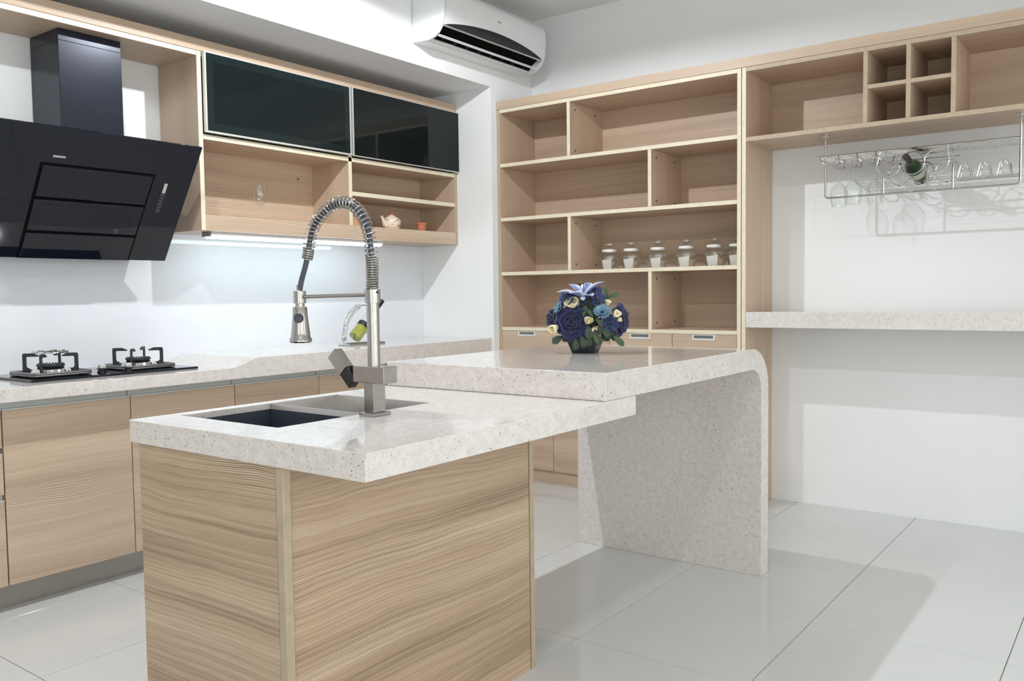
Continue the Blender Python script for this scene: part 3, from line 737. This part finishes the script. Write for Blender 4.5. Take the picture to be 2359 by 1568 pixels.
# ------------------------------------------------------------------ hanging rack
RX = 4.45; RZT = 1.948
def build_hanging_rack():
    t = thing('hanging_rack', 'chrome wire wine and glass rack hanging under the wine cabinet', 'rack', (RX, 0.9, RZT))
    yl, yr, zb = 1.330, 0.479, 1.637
    MB().tube(rounded_path([(RX, yl, RZT-0.003), (RX, yl, zb), (RX, yr, zb), (RX, yr, RZT-0.003)], 0.018), 0.0050, 10).build('hanging_frame', 'chrome', t)
    for y in (yl, yr):
        MB().lathe([(0.0, 0), (0.022, 0), (0.022, -0.004), (0.008, -0.008), (0.0, -0.008)], (RX, y, RZT), 20).build('flange', 'chrome', t)
    MB().tube(rounded_path([(RX, 1.053, zb), (RX, 1.053, 1.747), (RX, 0.750, 1.757), (RX, 0.750, zb)], 0.016), 0.0045, 10).build('bottle_bracket', 'chrome', t)
    # top tray
    tr = MB().box(RX-0.022, RX-0.002, 0.486, 1.366, 1.8385, 1.8425).build('tray', 'chrome', t)
    for k in range(9):
        MB().tube([(RX+0.022+0.022*k, 0.482, 1.841), (RX+0.022+0.022*k, 1.372, 1.841)], 0.0030, 8).build('tray_rod', 'chrome', tr)
    MB().tube(rounded_path([(RX-0.022, 1.372, 1.841), (RX-0.022, 0.482, 1.841), (RX+0.205, 0.482, 1.841), (RX+0.205, 1.372, 1.841), (RX-0.022, 1.371, 1.841)], 0.01), 0.0045, 8).build('tray_rim', 'chrome', tr)
    # stem rails for glasses: V wires with forward hooks
    for k in range(4):
        y = 1.345-0.087*k
        pts = [(RX-0.03, y, 1.836), (RX-0.045, y-0.012, 1.810), (RX-0.02, y-0.032, 1.796), (RX+0.17, y-0.032, 1.796), (RX+0.19, y-0.032, 1.836)]
        MB().tube(rounded_path(pts, 0.006, 3), 0.0030, 8).build('stem_rail', 'chrome', t)
        pts = [(RX-0.03, y, 1.836), (RX-0.045, y+0.012, 1.810), (RX-0.02, y+0.032, 1.796), (RX+0.17, y+0.032, 1.796), (RX+0.19, y+0.032, 1.836)]
        if k: MB().tube(rounded_path(pts, 0.006, 3), 0.0030, 8).build('stem_rail', 'chrome', t)
    # bottle rings, front row and lower back row, with V cradles
    def ring(x, y, z, r):
        n = 32; MB().tube([(x, y+r*math.cos(2*PI*i/n), z+r*math.sin(2*PI*i/n)) for i in range(n)], 0.0028, 8, True).build('bottle_ring', 'chrome', t)
    for y in (1.024, 0.920, 0.814): ring(RX-0.03, y, 1.771, 0.053)
    for y in (1.006, 0.900, 0.794): ring(RX+0.12, y, 1.738, 0.052)
    for y in (1.006, 0.900, 0.794):
        pts = [(RX-0.03, y+0.05, 1.752), (RX+0.05, y+0.03, 1.692), (RX+0.12, y, 1.680), (RX+0.05, y-0.03, 1.692), (RX-0.03, y-0.05, 1.752)]
        MB().tube(rounded_path(pts, 0.01, 3), 0.0026, 8).build('cradle_wire', 'chrome', t)
    m = MB()
    MB().tube([(RX+0.12, 1.06, 1.804), (RX+0.12, 0.74, 1.804)], 0.003, 8).build('cross_rod', 'chrome', t)
    MB().tube([(RX+0.12, 1.03, 1.804), (RX+0.12, 1.03, 1.838)], 0.003, 8).build('drop_rod', 'chrome', t)
    MB().tube([(RX+0.12, 0.77, 1.804), (RX+0.12, 0.77, 1.838)], 0.003, 8).build('drop_rod', 'chrome', t)
    MB().tube([(RX-0.03, 1.077, 1.771), (RX-0.03, 1.06, 1.838)], 0.003, 8).build('drop_rod', 'chrome', t)
    MB().tube([(RX-0.03, 0.761, 1.771), (RX-0.03, 0.77, 1.838)], 0.003, 8).build('drop_rod', 'chrome', t)
    # little wire shelf with upright prongs on the right
    for dx, z in ((0.0, 1.686), (0.0, 1.671), (0.06, 1.686), (0.12, 1.686)):
        MB().tube([(RX+dx, 0.745, z), (RX+dx, 0.482, z)], 0.0026, 8).build('shelf_rod', 'chrome', t)
    for y in (0.70, 0.62, 0.54):
        for dx in (0.0, 0.06):
            pts = [(RX+dx, y+0.030, 1.686), (RX+dx, y+0.018, 1.742), (RX+dx, y+0.008, 1.752), (RX+dx, y, 1.738)]
            MB().tube(rounded_path(pts, 0.006, 3), 0.0026, 8).build('prong', 'chrome', t)
            pts = [(RX+dx, y-0.026, 1.686), (RX+dx, y-0.016, 1.742), (RX+dx, y-0.006, 1.752), (RX+dx, y, 1.738)]
            MB().tube(rounded_path(pts, 0.006, 3), 0.0026, 8).build('prong', 'chrome', t)
        MB().tube([(RX, y, 1.738), (RX+0.12, y, 1.738)], 0.0024, 8).build('prong_link', 'chrome', t)
    # slim lamp-like chrome strip on the right end of the tray
    MB().box(RX-0.015, RX+0.012, 0.49, 0.60, 1.8426, 1.848).build('tray_clip', 'silver_print', tr, 0.002)
build_hanging_rack()

GLASS_PROF = [(0.034, 0.0), (0.034, 0.0015), (0.010, 0.005), (0.0042, 0.012), (0.0036, 0.055), (0.0045, 0.078), (0.012, 0.088), (0.026, 0.100), (0.0385, 0.120), (0.0425, 0.142), (0.040, 0.170), (0.034, 0.200), (0.0325, 0.205)]
def make_glass(label, loc, group, scale=1.0, flip=False):
    t = thing('wine_glass', label, 'wine glass', loc, group)
    s = -1 if flip else 1
    pf = [(r*scale, s*h*scale) for r, h in GLASS_PROF]
    MB().lathe(pf[6:], loc, 28).build('bowl', 'clear_glass_bright', t)
    MB().lathe(pf[2:7], loc, 14).build('stem', 'clear_glass_bright', t)
    MB().lathe([(0.0, pf[1][1])]+pf[1:3], loc, 24).build('foot', 'clear_glass_bright', t)
    return t
G1 = 'upside-down glasses in the hanging rack'
make_glass('leftmost upside-down wine glass hanging in the chrome rack', (RX+0.07, 1.282, 1.803), G1, 1.02, True)
make_glass('second upside-down wine glass from the left in the chrome rack', (RX+0.02, 1.200, 1.803), G1, 1.0, True)
make_glass('upside-down wine glass hanging nearest the bottle', (RX+0.09, 1.114, 1.803), G1, 1.0, True)
make_glass('clear stemmed wine glass standing in the open wall cabinet', (2.828, 3.72, 1.572), None, 0.92)

def build_wine_bottle():
    t = thing('wine_bottle', 'dark green wine bottle lying in the hanging rack', 'bottle', (4.33, 0.925, 1.775))
    c = (4.318, 0.926, 1.789); ax = (0.27, -0.009, -0.070)
    MB().lathe([(0.013, 0.045), (0.0135, 0.08), (0.020, 0.10), (0.033, 0.118), (0.0375, 0.135), (0.0375, 0.285), (0.034, 0.292), (0.0, 0.288)], c, 28, ax).build('body', 'bottle_green', t)
    MB().lathe([(0.0, 0.0), (0.0150, 0.001), (0.0155, 0.012), (0.0142, 0.018), (0.0142, 0.062), (0.0, 0.062)], c, 24, ax).build('cap', 'cap_purple', t)
    MB().lathe([(0.0379, 0.160), (0.0379, 0.215)], c, 28, ax).build('label_band', 'label_paper', t)
build_wine_bottle()

def build_jars():
    ys = [2.656, 2.507, 2.328, 2.148, 1.976, 1.842]
    labs = ['clear glass storage jar at the left end of the row, nearest the divider', 'second clear glass jar from the left in the shelf row', 'third clear glass jar from the left in the shelf row',
            'fourth clear glass jar from the left in the shelf row', 'fifth clear glass jar from the left in the shelf row', 'clear glass jar at the right end, cut off by the side panel']
    x, z = 4.575, 1.313
    t = thing('storage_jar', labs[0], 'jar', (x, ys[0], z), 'glass jars on the shelf')
    MB().lathe([(0.0000, 0.0022), (0.0421, 0.0022), (0.0468, 0.0066), (0.0586, 0.0491), (0.0644, 0.0721), (0.0609, 0.0895), (0.0468, 0.1026), (0.0410, 0.1070), (0.0410, 0.1113)], (x, ys[0], z), 28).build('body', 'clear_glass_bright', t)
    MB().lathe([(0.0404, 0.1092), (0.0439, 0.1092), (0.0439, 0.1234), (0.0404, 0.1234)], (x, ys[0], z), 28).build('seal_ring', 'white_seal', t)
    l = MB().lathe([(0.0000, 0.1223), (0.0398, 0.1223), (0.0398, 0.1267), (0.0140, 0.1299), (0.0094, 0.1353), (0.0211, 0.1419), (0.0340, 0.1496), (0.0340, 0.1594), (0.0000, 0.1616)], (x, ys[0], z), 24); l.build('lid', 'clear_glass_bright', t)
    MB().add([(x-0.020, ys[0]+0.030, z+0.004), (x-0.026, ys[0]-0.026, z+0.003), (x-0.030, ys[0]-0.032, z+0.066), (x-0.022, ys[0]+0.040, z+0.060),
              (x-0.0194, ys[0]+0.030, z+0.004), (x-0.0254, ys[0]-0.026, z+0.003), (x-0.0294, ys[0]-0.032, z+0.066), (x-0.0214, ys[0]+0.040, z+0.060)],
             [(0, 1, 2, 3), (4, 5, 6, 7), (0, 1, 5, 4), (1, 2, 6, 5), (2, 3, 7, 6), (3, 0, 4, 7)]).build('white_sheet', 'white_matt', t)  # thin white sheet standing slanted inside each jar
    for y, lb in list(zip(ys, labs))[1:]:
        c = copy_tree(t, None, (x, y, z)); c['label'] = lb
build_jars()

# ------------------------------------------------------------------ small crockery in the wall cabinet
def build_crockery():
    zc = 1.572
    x, y = 3.765, 3.70
    t = thing('teapot', 'small cream spotted teapot on the wall cabinet shelf', 'teapot', (x, y, zc))
    body = MB().lathe([(0.0, 0.0), (0.042, 0.0), (0.050, 0.012), (0.054, 0.032), (0.050, 0.056), (0.036, 0.074), (0.022, 0.079), (0.0, 0.080)], (x, y, zc+0.001), 28).build('body', 'ceramic', t)
    MB().tube([(x-0.036, y, zc+0.022), (x-0.058, y, zc+0.030), (x-0.070, y, zc+0.055), (x-0.082, y, zc+0.078)], [0.020, 0.015, 0.009, 0.007], 14).build('spout', 'ceramic', t)
    MB().tube([(x+0.044, y, zc+0.064), (x+0.060, y, zc+0.068), (x+0.074, y, zc+0.056), (x+0.072, y, zc+0.036), (x+0.060, y, zc+0.020), (x+0.048, y, zc+0.012)], 0.0055, 10).build('handle', 'ceramic', t)
    l = MB().lathe([(0.024, 0.0), (0.021, 0.006), (0.008, 0.011), (0.0, 0.012)], (x, y, zc+0.078), 20).build('lid', 'ceramic', t)
    MB().lathe([(0.0, 0), (0.007, 0.0), (0.010, 0.008), (0.008, 0.018), (0.0, 0.021)], (x, y, zc+0.088), 16).build('knob', 'terracotta', l)
    rnd = random.Random(3)
    for k in range(11):
        a = math.radians(195+rnd.random()*130); h = 0.016+rnd.random()*0.045
        r = 0.0520 if h < 0.04 else 0.0495
        d = Vector((math.cos(a), math.sin(a), 0.05)); MB().lathe([(0.0, 0.003), (0.0035, 0.0025), (0.004, -0.002)], Vector((x, y, zc+h))+d*r, 8, d).build('spot', 'brown_dot', body)
    for (cx, lab, mat) in ((4.03, 'small terracotta cup right of the teapot', 'terracotta'), (3.462, 'small ochre clay cup behind the tap spring', 'ochre_clay')):
        c = thing('clay_cup', lab, 'cup', (cx, y, zc))
        MB().lathe([(0.0, 0.0), (0.026, 0.0), (0.0315, 0.055), (0.029, 0.055), (0.0245, 0.006), (0.0, 0.006)], (cx, y, zc), 24).build('cup_body', mat, c)
        MB().lathe([(0.0312, 0.044), (0.0335, 0.045), (0.034, 0.056), (0.029, 0.0562)], (cx, y, zc), 24).build('rim', mat, c)
build_crockery()

# ------------------------------------------------------------------ wine holder with tilted bottle on the worktop
def build_wine_holder():
    y = 3.65; zw = 0.897
    t = thing('bottle_stand', 'coiled chrome wire bottle stand on the worktop by the pillar', 'bottle stand', (3.45, y, zw))
    MB().tube(rounded_path([(3.313, y-0.045, zw+0.005), (3.60, y-0.045, zw+0.005), (3.60, y+0.045, zw+0.005), (3.313, y+0.045, zw+0.005), (3.313, y-0.044, zw+0.005)], 0.012), 0.005, 10).build('base', 'chrome', t)
    A = [(3.315, 0.903), (3.317, 0.947), (3.334, 1.020), (3.372, 1.076), (3.420, 1.112), (3.464, 1.121), (3.515, 1.118)]
    path = []
    for i in range(len(A)-1):
        for k in range(10):
            q = k/10; path.append(Vector((A[i][0]*(1-q)+A[i+1][0]*q, y, A[i][1]*(1-q)+A[i+1][1]*q)))
    MB().tube(path, 0.0035, 8).build('spine', 'chrome', t)
    MB().tube([(3.315, y-0.045, zw+0.005), (3.315, y, zw+0.012), (3.315, y+0.045, zw+0.005)], 0.004, 8).build('foot_bar', 'chrome', t)
    pts = []; n = 24*12
    for i in range(n+1):
        s = 4+(44-4)*i/n; k = min(int(s), len(path)-2); p = path[k].lerp(path[k+1], s-k); tg = (path[k+1]-path[k]).normalized(); e1 = Vector((0, 1, 0)); e2 = tg.cross(e1); a = 2*PI*24*i/n
        pts.append(p+(e1*math.cos(a)+e2*math.sin(a))*0.014)
    MB().tube(pts, 0.0022, 6).build('coil', 'chrome', t)
    nk = Vector((3.575, y, 1.082))
    MB().tube([nk+Vector((0.012*math.sin(a)*0.7, 0.019*math.cos(a), -0.012*math.sin(a)*0.7)) for a in [2*PI*i/20 for i in range(20)]], 0.003, 8, True).build('neck_ring', 'chrome', t)
    MB().tube([(3.515, y, 1.118), (3.55, y, 1.108), (3.566, y, 1.094)], 0.003, 8).build('ring_arm', 'chrome', t)
    MB().tube([(3.600, y, zw+0.005), (3.53, y, 0.952), (3.49, y, 0.962)], 0.003, 8).build('rest', 'chrome', t)
    b = thing('oil_bottle', 'tilted clear bottle of yellow-green oil held in the coiled stand', 'bottle', (3.40, y, 0.93))
    c = Vector((3.397, y, 0.938)); ax = Vector((0.225, 0, 0.205)).normalized()
    MB().lathe([(0.0, 0), (0.034, 0.0), (0.037, 0.006), (0.037, 0.140), (0.030, 0.165), (0.0155, 0.195), (0.0135, 0.262), (0.0, 0.262)], c, 28, ax).build('bottle_glass', 'clear_glass_bright', b)
    MB().lathe([(0.0, 0.004), (0.0355, 0.004), (0.0355, 0.082), (0.0, 0.082)], c, 28, ax).build('oil_fill', 'oil', b)
    MB().lathe([(0.0373, 0.078), (0.0376, 0.080), (0.0376, 0.106), (0.0373, 0.108)], c, 28, ax).build('dark_band', 'black_matt', b)
    MB().lathe([(0.0, 0.236), (0.0152, 0.236), (0.0152, 0.306), (0.0, 0.307)], c, 20, ax).build('cap', 'black_matt', b)
build_wine_holder()

# ------------------------------------------------------------------ air conditioner
def build_ac():
    x0, x1 = 3.578, 4.560; Yb = YN
    t = thing('air_conditioner', 'white wall-mounted air conditioner with a dark outlet near the ceiling', 'air conditioner', (4.07, Yb, 2.57))
    front = [(3.110, 2.640), (3.100, 2.67), (3.095, 2.72), (3.094, 2.78), (3.100, 2.82), (3.118, 2.85), (3.15, 2.862), (Yb-0.001, 2.862), (Yb-0.001, 2.575), (3.225, 2.570)]
    notch = [(3.218, 2.592), (3.190, 2.625), (3.150, 2.648), (3.125, 2.652)]
    full = [(3.200, 2.571), (3.165, 2.582), (3.135, 2.603), (3.118, 2.625)]
    MB().prism(front+notch, 'x', x0+0.022, x1-0.022, smooth=True).build('casing', 'white_plastic', t, angle=50)
    for a, b in ((x0, x0+0.022), (x1-0.022, x1)):
        MB().prism(front+full, 'x', a, b, smooth=True).build('end_cap', 'white_plastic', t, 0.006, 3, angle=50)
    lin = [(3.2175, 2.5905), (3.190, 2.6235), (3.150, 2.6465), (3.125, 2.6505), (3.126, 2.649), (3.150, 2.645), (3.189, 2.622), (3.216, 2.590)]
    MB().prism(lin, 'x', x0+0.0225, x1-0.0225).build('outlet_lining', 'groove_black', t)
    MB().prism([(3.160, 2.590), (3.149, 2.597), (3.147, 2.593), (3.158, 2.586)], 'x', x0+0.026, x1-0.026).build('louvre', 'white_plastic', t)
    MB().prism([(3.216, 2.573), (3.203, 2.580), (3.201, 2.577), (3.214, 2.570)], 'x', x0+0.026, x1-0.026).build('lower_louvre', 'white_plastic', t)
    for k in range(8):
        xx = x0+0.10+0.11*k; MB().prism([(3.205, 2.594), (3.175, 2.612), (3.172, 2.600), (3.200, 2.584)], 'x', xx, xx+0.003).build('vane', 'black_matt', t)
    MB().prism([(3.120, 2.636), (3.112, 2.641), (3.109, 2.6385), (3.117, 2.633)], 'x', x0+0.024, x1-0.024).build('chrome_strip', 'silver_print', t)
    # lens-shaped dark accent above the outlet, following the casing front
    m = MB(); n = 28; vs = []; fs = []
    fp = [(3.110, 2.640), (3.100, 2.67), (3.095, 2.72)]
    def yat(z):
        for (ya, za), (yb, zb) in zip(fp[:-1], fp[1:]):
            if za <= z <= zb: q = (z-za)/(zb-za); return ya+(yb-ya)*q
        return fp[-1][0]
    rows = 5
    for lay in (0.0012, -0.0004):
        for i in range(n+1):
            q = i/n; xx = x0+0.026+(x1-x0-0.052)*q; top = 2.6402+0.054*math.sin(PI*q)**0.8
            for k in range(rows+1):
                zz = 2.6402+(top-2.6402)*k/rows; vs.append((xx, yat(zz)-lay, zz))
    st = rows+1; off = (n+1)*st
    for i in range(n):
        for k in range(rows):
            a = i*st+k; fs.append((a, a+st, a+st+1, a+1)); fs.append((off+a, off+a+1, off+a+st+1, off+a+st))
        for k in (0, rows): a = i*st+k; fs.append((a, a+st, off+a+st, off+a))
    m.add(vs, fs).build('dark_accent', 'black_glass', t)
    for k, w_ in enumerate((0.006, 0.005, 0.006, 0.005)):
        MB().box(4.062+0.008*k, 4.062+0.008*k+w_, 3.0938, 3.0955, 2.757, 2.765).build('logo_letter', 'grey_print', t)
    # square cover on the left end
    m = MB(); xx = x0-0.0008
    for y0, y1, z0, z1 in ((3.285, 3.286, 2.59, 2.64), (3.318, 3.319, 2.59, 2.64), (3.285, 3.319, 2.59, 2.591), (3.285, 3.319, 2.639, 2.64)): m.box(xx, x0+0.001, y0, y1, z0, z1)
    m.build('cover_outline', 'grey_print', t)
build_ac()

# ------------------------------------------------------------------ flower arrangement on the bar
def build_flowers():
    c0 = Vector((2.85, 1.765, 0.9458))
    t = thing('flower_arrangement', 'blue and cream artificial flowers in a dark pot on the bar', 'flowers', c0)
    F = Vector((0.849, 0.528, 0)); R = Vector((0.528, -0.849, 0)); U = Vector((0, 0, 1)); S = 1/594.0
    def at(px, py, dep=0.0): return c0+R*((px-1350)*S)+U*((817-py)*S)-F*dep
    # pot, square and flared
    rot = Matrix.Rotation(math.radians(13), 3, 'Z')
    def pv(hx, hy, z): return [c0+rot @ Vector((sx*hx, sy*hy, 0))+U*z for sx, sy in ((-1, -1), (1, -1), (1, 1), (-1, 1))]
    vs = pv(0.030, 0.044, 0)+pv(0.046, 0.066, 0.060)+pv(0.042, 0.062, 0.060)+pv(0.040, 0.058, 0.050)
    fs = [(0, 1, 2, 3), (12, 13, 14, 15)]
    for a in (0, 4, 8):
        for i in range(4): j = (i+1) % 4; fs.append((a+i, a+j, a+4+j, a+4+i))
    MB().add(vs, fs).build('pot', 'pot_navy', t, 0.001)
    # ---- petal mesh makers (local: along +x length, +z normal)
    def petal_mesh(name, mat, L, W, cup, curl, tip=1.0, nu=6, nv=4, wave=0.0, base=0.25):
        vs = []; fs = []; uv = []
        for i in range(nu+1):
            q = i/nu; wd = W*(base+(1-base)*math.sin(min(q*1.15, 1)*PI*0.62))*(1 if q < 0.75 else (1-((q-0.75)/0.25)**2*tip))
            for k in range(nv+1):
                s = k/nv*2-1
                z = cup*(s*s)*wd+curl*q*q*L+wave*math.sin(s*5+q*4)*W*q
                vs.append((q*L, s*wd/2, z)); uv.append((q, k/nv))
        st = nv+1
        for i in range(nu):
            for k in range(nv): a = i*st+k; fs.append((a, a+st, a+st+1, a+1))
        me = bpy.data.meshes.new(name); me.from_pydata(vs, [], fs); me.materials.append(MATS[mat])
        ul = me.uv_layers.new(name='UVMap')
        for p in me.polygons:
            p.use_smooth = True
            for li in p.loop_indices: ul.data[li].uv = uv[me.loops[li].vertex_index]
        return me
    def put(me, name, parent, pos, xdir, zdir, sc=1.0):
        xd = xdir.normalized(); zd = (zdir-xd*zdir.dot(xd)).normalized(); yd = zd.cross(xd)
        o = bpy.data.objects.new(name, me); COL.objects.link(o); o.parent = parent
        m = Matrix((xd*sc, yd*sc, zd*sc)).transposed().to_4x4(); m.translation = pos-c0; o.matrix_local = m
        sd = o.modifiers.new('thick', 'SOLIDIFY'); sd.thickness = 0.0008
        return o
    def core(name, mat, pos, r, face):
        return MB().lathe([(0.0, -r*0.9), (r*0.5, -r*0.75), (r*0.85, -r*0.2), (r*0.75, r*0.4), (r*0.35, r*0.8), (0.0, r*0.85)], pos, 12, face).build(name, mat, t)
    rnd = random.Random(11)
    def basis(face):
        e1 = face.cross(U).normalized(); return e1, e1.cross(face).normalized()
    def rose(pos, r, face, mat, name='rose', layers=((0.40, 3, 1.42), (0.58, 4, 1.18), (0.80, 5, 0.82), (1.0, 6, 0.30)), ruffle=0.07):
        face = face.normalized(); e1, e2 = basis(face)
        f = core(name, mat, pos-face*r*0.12, r*0.26, face); nl = len(layers)
        for li, (q, n, el) in enumerate(layers):
            last = li == nl-1
            me = petal_mesh('petal', mat, r*(0.42+0.43*q), r*(0.55+0.62*q), 0.30, -0.30 if last else -0.08, 0.30, wave=ruffle, nu=7, nv=6, base=0.45)
            for k in range(n):
                a = 2*PI*(k+0.5*li+rnd.random()*0.3)/n; d = e1*math.cos(a)+e2*math.sin(a); e_ = el+rnd.uniform(-0.12, 0.12)
                xd = d*math.cos(e_)+face*math.sin(e_); zd = face*math.cos(e_)-d*math.sin(e_)
                put(me, 'petal', f, pos+d*r*(0.10+0.10*li)-face*r*(0.22+0.06*li), xd, zd)
        return f
    def daisy(pos, r, face, mat, n=16):
        face = face.normalized(); e1, e2 = basis(face); f = core('daisy', 'stamen', pos, r*0.22, face)
        me = petal_mesh('petal', mat, r*0.95, r*0.30, 0.15, 0.1, 0.8, 5, 2)
        for lay in range(2):
            for k in range(n):
                a = 2*PI*(k+0.5*lay)/n; d = e1*math.cos(a)+e2*math.sin(a); el = 0.25+0.3*lay+rnd.uniform(-0.1, 0.1)
                put(me, 'petal', f, pos+d*r*0.08, d*math.cos(el)+face*math.sin(el), face*math.cos(el)-d*math.sin(el), 1-0.15*lay)
    def tulip(pos, r, face, mat='petal_cream', n=6, open_=1.1):
        face = face.normalized(); e1, e2 = basis(face); f = core('cream_bud', mat, pos-face*r*0.25, r*0.5, face)
        me = petal_mesh('petal', mat, r*1.7, r*1.15, 0.35, 0.15, 0.6, 6, 4, 0.03)
        for k in range(n):
            a = 2*PI*(k+rnd.random()*0.3)/n; d = e1*math.cos(a)+e2*math.sin(a); el = open_+rnd.uniform(-0.15, 0.15)
            put(me, 'petal', f, pos-face*r*0.8+d*r*0.2, d*math.cos(el)+face*math.sin(el), face*math.cos(el)-d*math.sin(el))
    cf = -F  # towards the camera
    rose(at(1319, 745, 0.070), 0.053, cf*1.0-R*0.15+U*0.1, 'petal_navy')
    rose(at(1434, 744, 0.02), 0.054, cf*0.35+R*0.9-U*0.1, 'petal_navy')
    rose(at(1409, 750, 0.06), 0.028, cf+R*0.2-U*0.2, 'petal_blue')
    rose(at(1272, 740, 0.02), 0.032, cf*0.5-R*0.9, 'petal_navy')
    rose(at(1306, 690, 0.02), 0.032, cf*0.6-R*0.5+U*0.6, 'petal_blue', ruffle=0.1)
    # cluster of little blue blossoms
    for k, (px, py) in enumerate(((1352, 694), (1369, 685), (1384, 684), (1362, 706), (1373, 700), (1386, 697), (1372, 672), (1358, 680), (1383, 672), (1345, 706), (1392, 688))):
        rose(at(px, py, 0.035+0.01*(k % 3)), 0.0125, cf*0.8+U*0.4+R*(px-1369)*0.02, 'petal_blue', 'blossom', ((0.6, 4, 0.9), (1.0, 5, 0.3)), 0.06)
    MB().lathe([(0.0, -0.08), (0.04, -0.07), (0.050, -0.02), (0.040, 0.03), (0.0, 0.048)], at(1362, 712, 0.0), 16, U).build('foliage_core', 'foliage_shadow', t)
    # lily
    lp = at(1345, 690, 0.045); lf = (U*0.95+cf*0.35).normalized()
    f = core('lily', 'petal_lily', lp, 0.012, lf)
    me = petal_mesh('petal', 'petal_lily', 0.083, 0.050, 0.22, -0.34, 0.95, 9, 6, 0.02, 0.3)
    for k, (a, el, L) in enumerate(((188, 0.55, 1.12), (140, 1.02, 0.95), (238, 0.55, 0.95), (300, 0.42, 0.80), (352, 0.98, 1.12), (60, 1.15, 0.90))):
        # angles in the horizontal plane: 0 = to the right of the picture, 90 = away, 270 = towards the camera
        d = (R*math.cos(math.radians(a))+F*math.sin(math.radians(a))); xd = d*math.cos(el)+U*math.sin(el); zd = U*math.cos(el)-d*math.sin(el)
        put(me, 'petal', f, lp+d*0.004, xd, zd, L)
    for k in range(5):
        a = 2*PI*k/5; d = R*math.cos(a)+F*math.sin(a)
        MB().tube([lp+U*0.005, lp+U*0.035+d*0.008, lp+U*0.052+d*0.014], 0.0012, 6).tube([lp+U*0.052+d*0.011, lp+U*0.053+d*0.019], 0.0022, 6).build('stamen', 'stamen', f)
    tulip(at(1321, 704, 0.05), 0.024, cf*0.5+U*0.8-R*0.2, n=9, open_=0.75)
    tulip(at(1281, 758, 0.06), 0.024, cf*0.6-R*0.5-U*0.25)
    tulip(at(1358, 742, 0.085), 0.020, cf*0.7+U*0.3)
    tulip(at(1402, 704, 0.03), 0.015, U*0.9+R*0.3+cf*0.2)
    tulip(at(1419, 731, 0.06), 0.020, cf*0.5+U*0.6+R*0.3)
    tulip(at(1426, 741, 0.06), 0.012, R*0.9+U*0.2+cf*0.3)
    daisy(at(1388, 724, 0.07), 0.036, cf*0.7+U*0.6, 'petal_teal')
    daisy(at(1291, 716, 0.03), 0.028, cf*0.4-R*0.8+U*0.4, 'petal_teal')
    # leaves: centre pixel, direction on the picture, length
    lm = [petal_mesh('leaf', 'leaf_dark', 1.0, 0.62, 0.12, -0.15, 1.0, 6, 4, 0.02, 0.15), petal_mesh('leaf', 'leaf_green', 1.0, 0.42, 0.12, -0.2, 1.0, 6, 4, 0.02, 0.15)]
    for px, py, dx, dy, L, k, dep in ((1300, 777, -0.9, -0.5, 0.050, 0, 0.05), (1328, 783, 0.05, -1, 0.044, 0, 0.075), (1342, 775, 0.25, -1, 0.050, 0, 0.07), (1372, 762, 0.1, -1, 0.055, 0, 0.06), (1386, 745, 0.0, -1, 0.05, 0, 0.05),
                                      (1400, 765, 0.8, -0.7, 0.055, 0, 0.04), (1412, 776, 0.75, -0.65, 0.060, 1, 0.05), (1398, 690, 0.05, 1, 0.045, 1, 0.02), (1402, 692, 0.9, 0.45, 0.050, 1, 0.02), (1392, 705, 0.4, 0.9, 0.045, 1, 0.0),
                                      (1368, 736, -0.5, 0.9, 0.040, 1, 0.075), (1372, 735, 0.6, -0.6, 0.045, 1, 0.06), (1310, 768, -0.2, -1, 0.04, 0, 0.03), (1350, 760, 0.0, -1, 0.06, 0, 0.03), (1336, 760, -0.3, -1, 0.06, 0, 0.02),
                                      (1375, 775, 0.3, -1, 0.04, 0, 0.055), (1290, 725, -0.3, 0.9, 0.04, 1, 0.02), (1385, 760, 0.5, -0.8, 0.06, 0, 0.02), (1320, 770, -0.7, -0.6, 0.05, 0, 0.02), (1360, 775, -0.1, -1, 0.045, 0, 0.065), (1380, 770, -0.1, -1, 0.05, 1, 0.06),
                                      (1326, 762, -0.5, -0.8, 0.05, 0, 0.05), (1356, 752, 0.1, -1, 0.055, 0, 0.075), (1366, 770, 0.5, -0.8, 0.05, 1, 0.07), (1392, 755, 0.4, -0.9, 0.05, 0, 0.055), (1340, 700, -0.4, 0.6, 0.04, 1, 0.03), (1345, 735, 0.2, 0.9, 0.05, 1, 0.06), (1300, 740, -0.8, 0.4, 0.045, 0, 0.03)):
        put(lm[k], 'leaf', t, at(px, py, dep), R*dx+U*dy-F*0.15*(1 if dy < 0 else -0.3), cf+U*0.35, L)
    for px, py, qx, qy in ((1350, 780, 1319, 750), (1352, 780, 1430, 745), (1348, 780, 1275, 742), (1350, 780, 1342, 690), (1354, 780, 1388, 728), (1346, 780, 1284, 760), (1352, 780, 1402, 706), (1356, 780, 1412, 776), (1344, 780, 1300, 776)):
        a, b = at(px, py, 0.0), at(qx, qy, 0.02); MB().tube([a, (a+b)/2+U*0.006, b], 0.0018, 6).build('stem', 'leaf_green', t)
build_flowers()
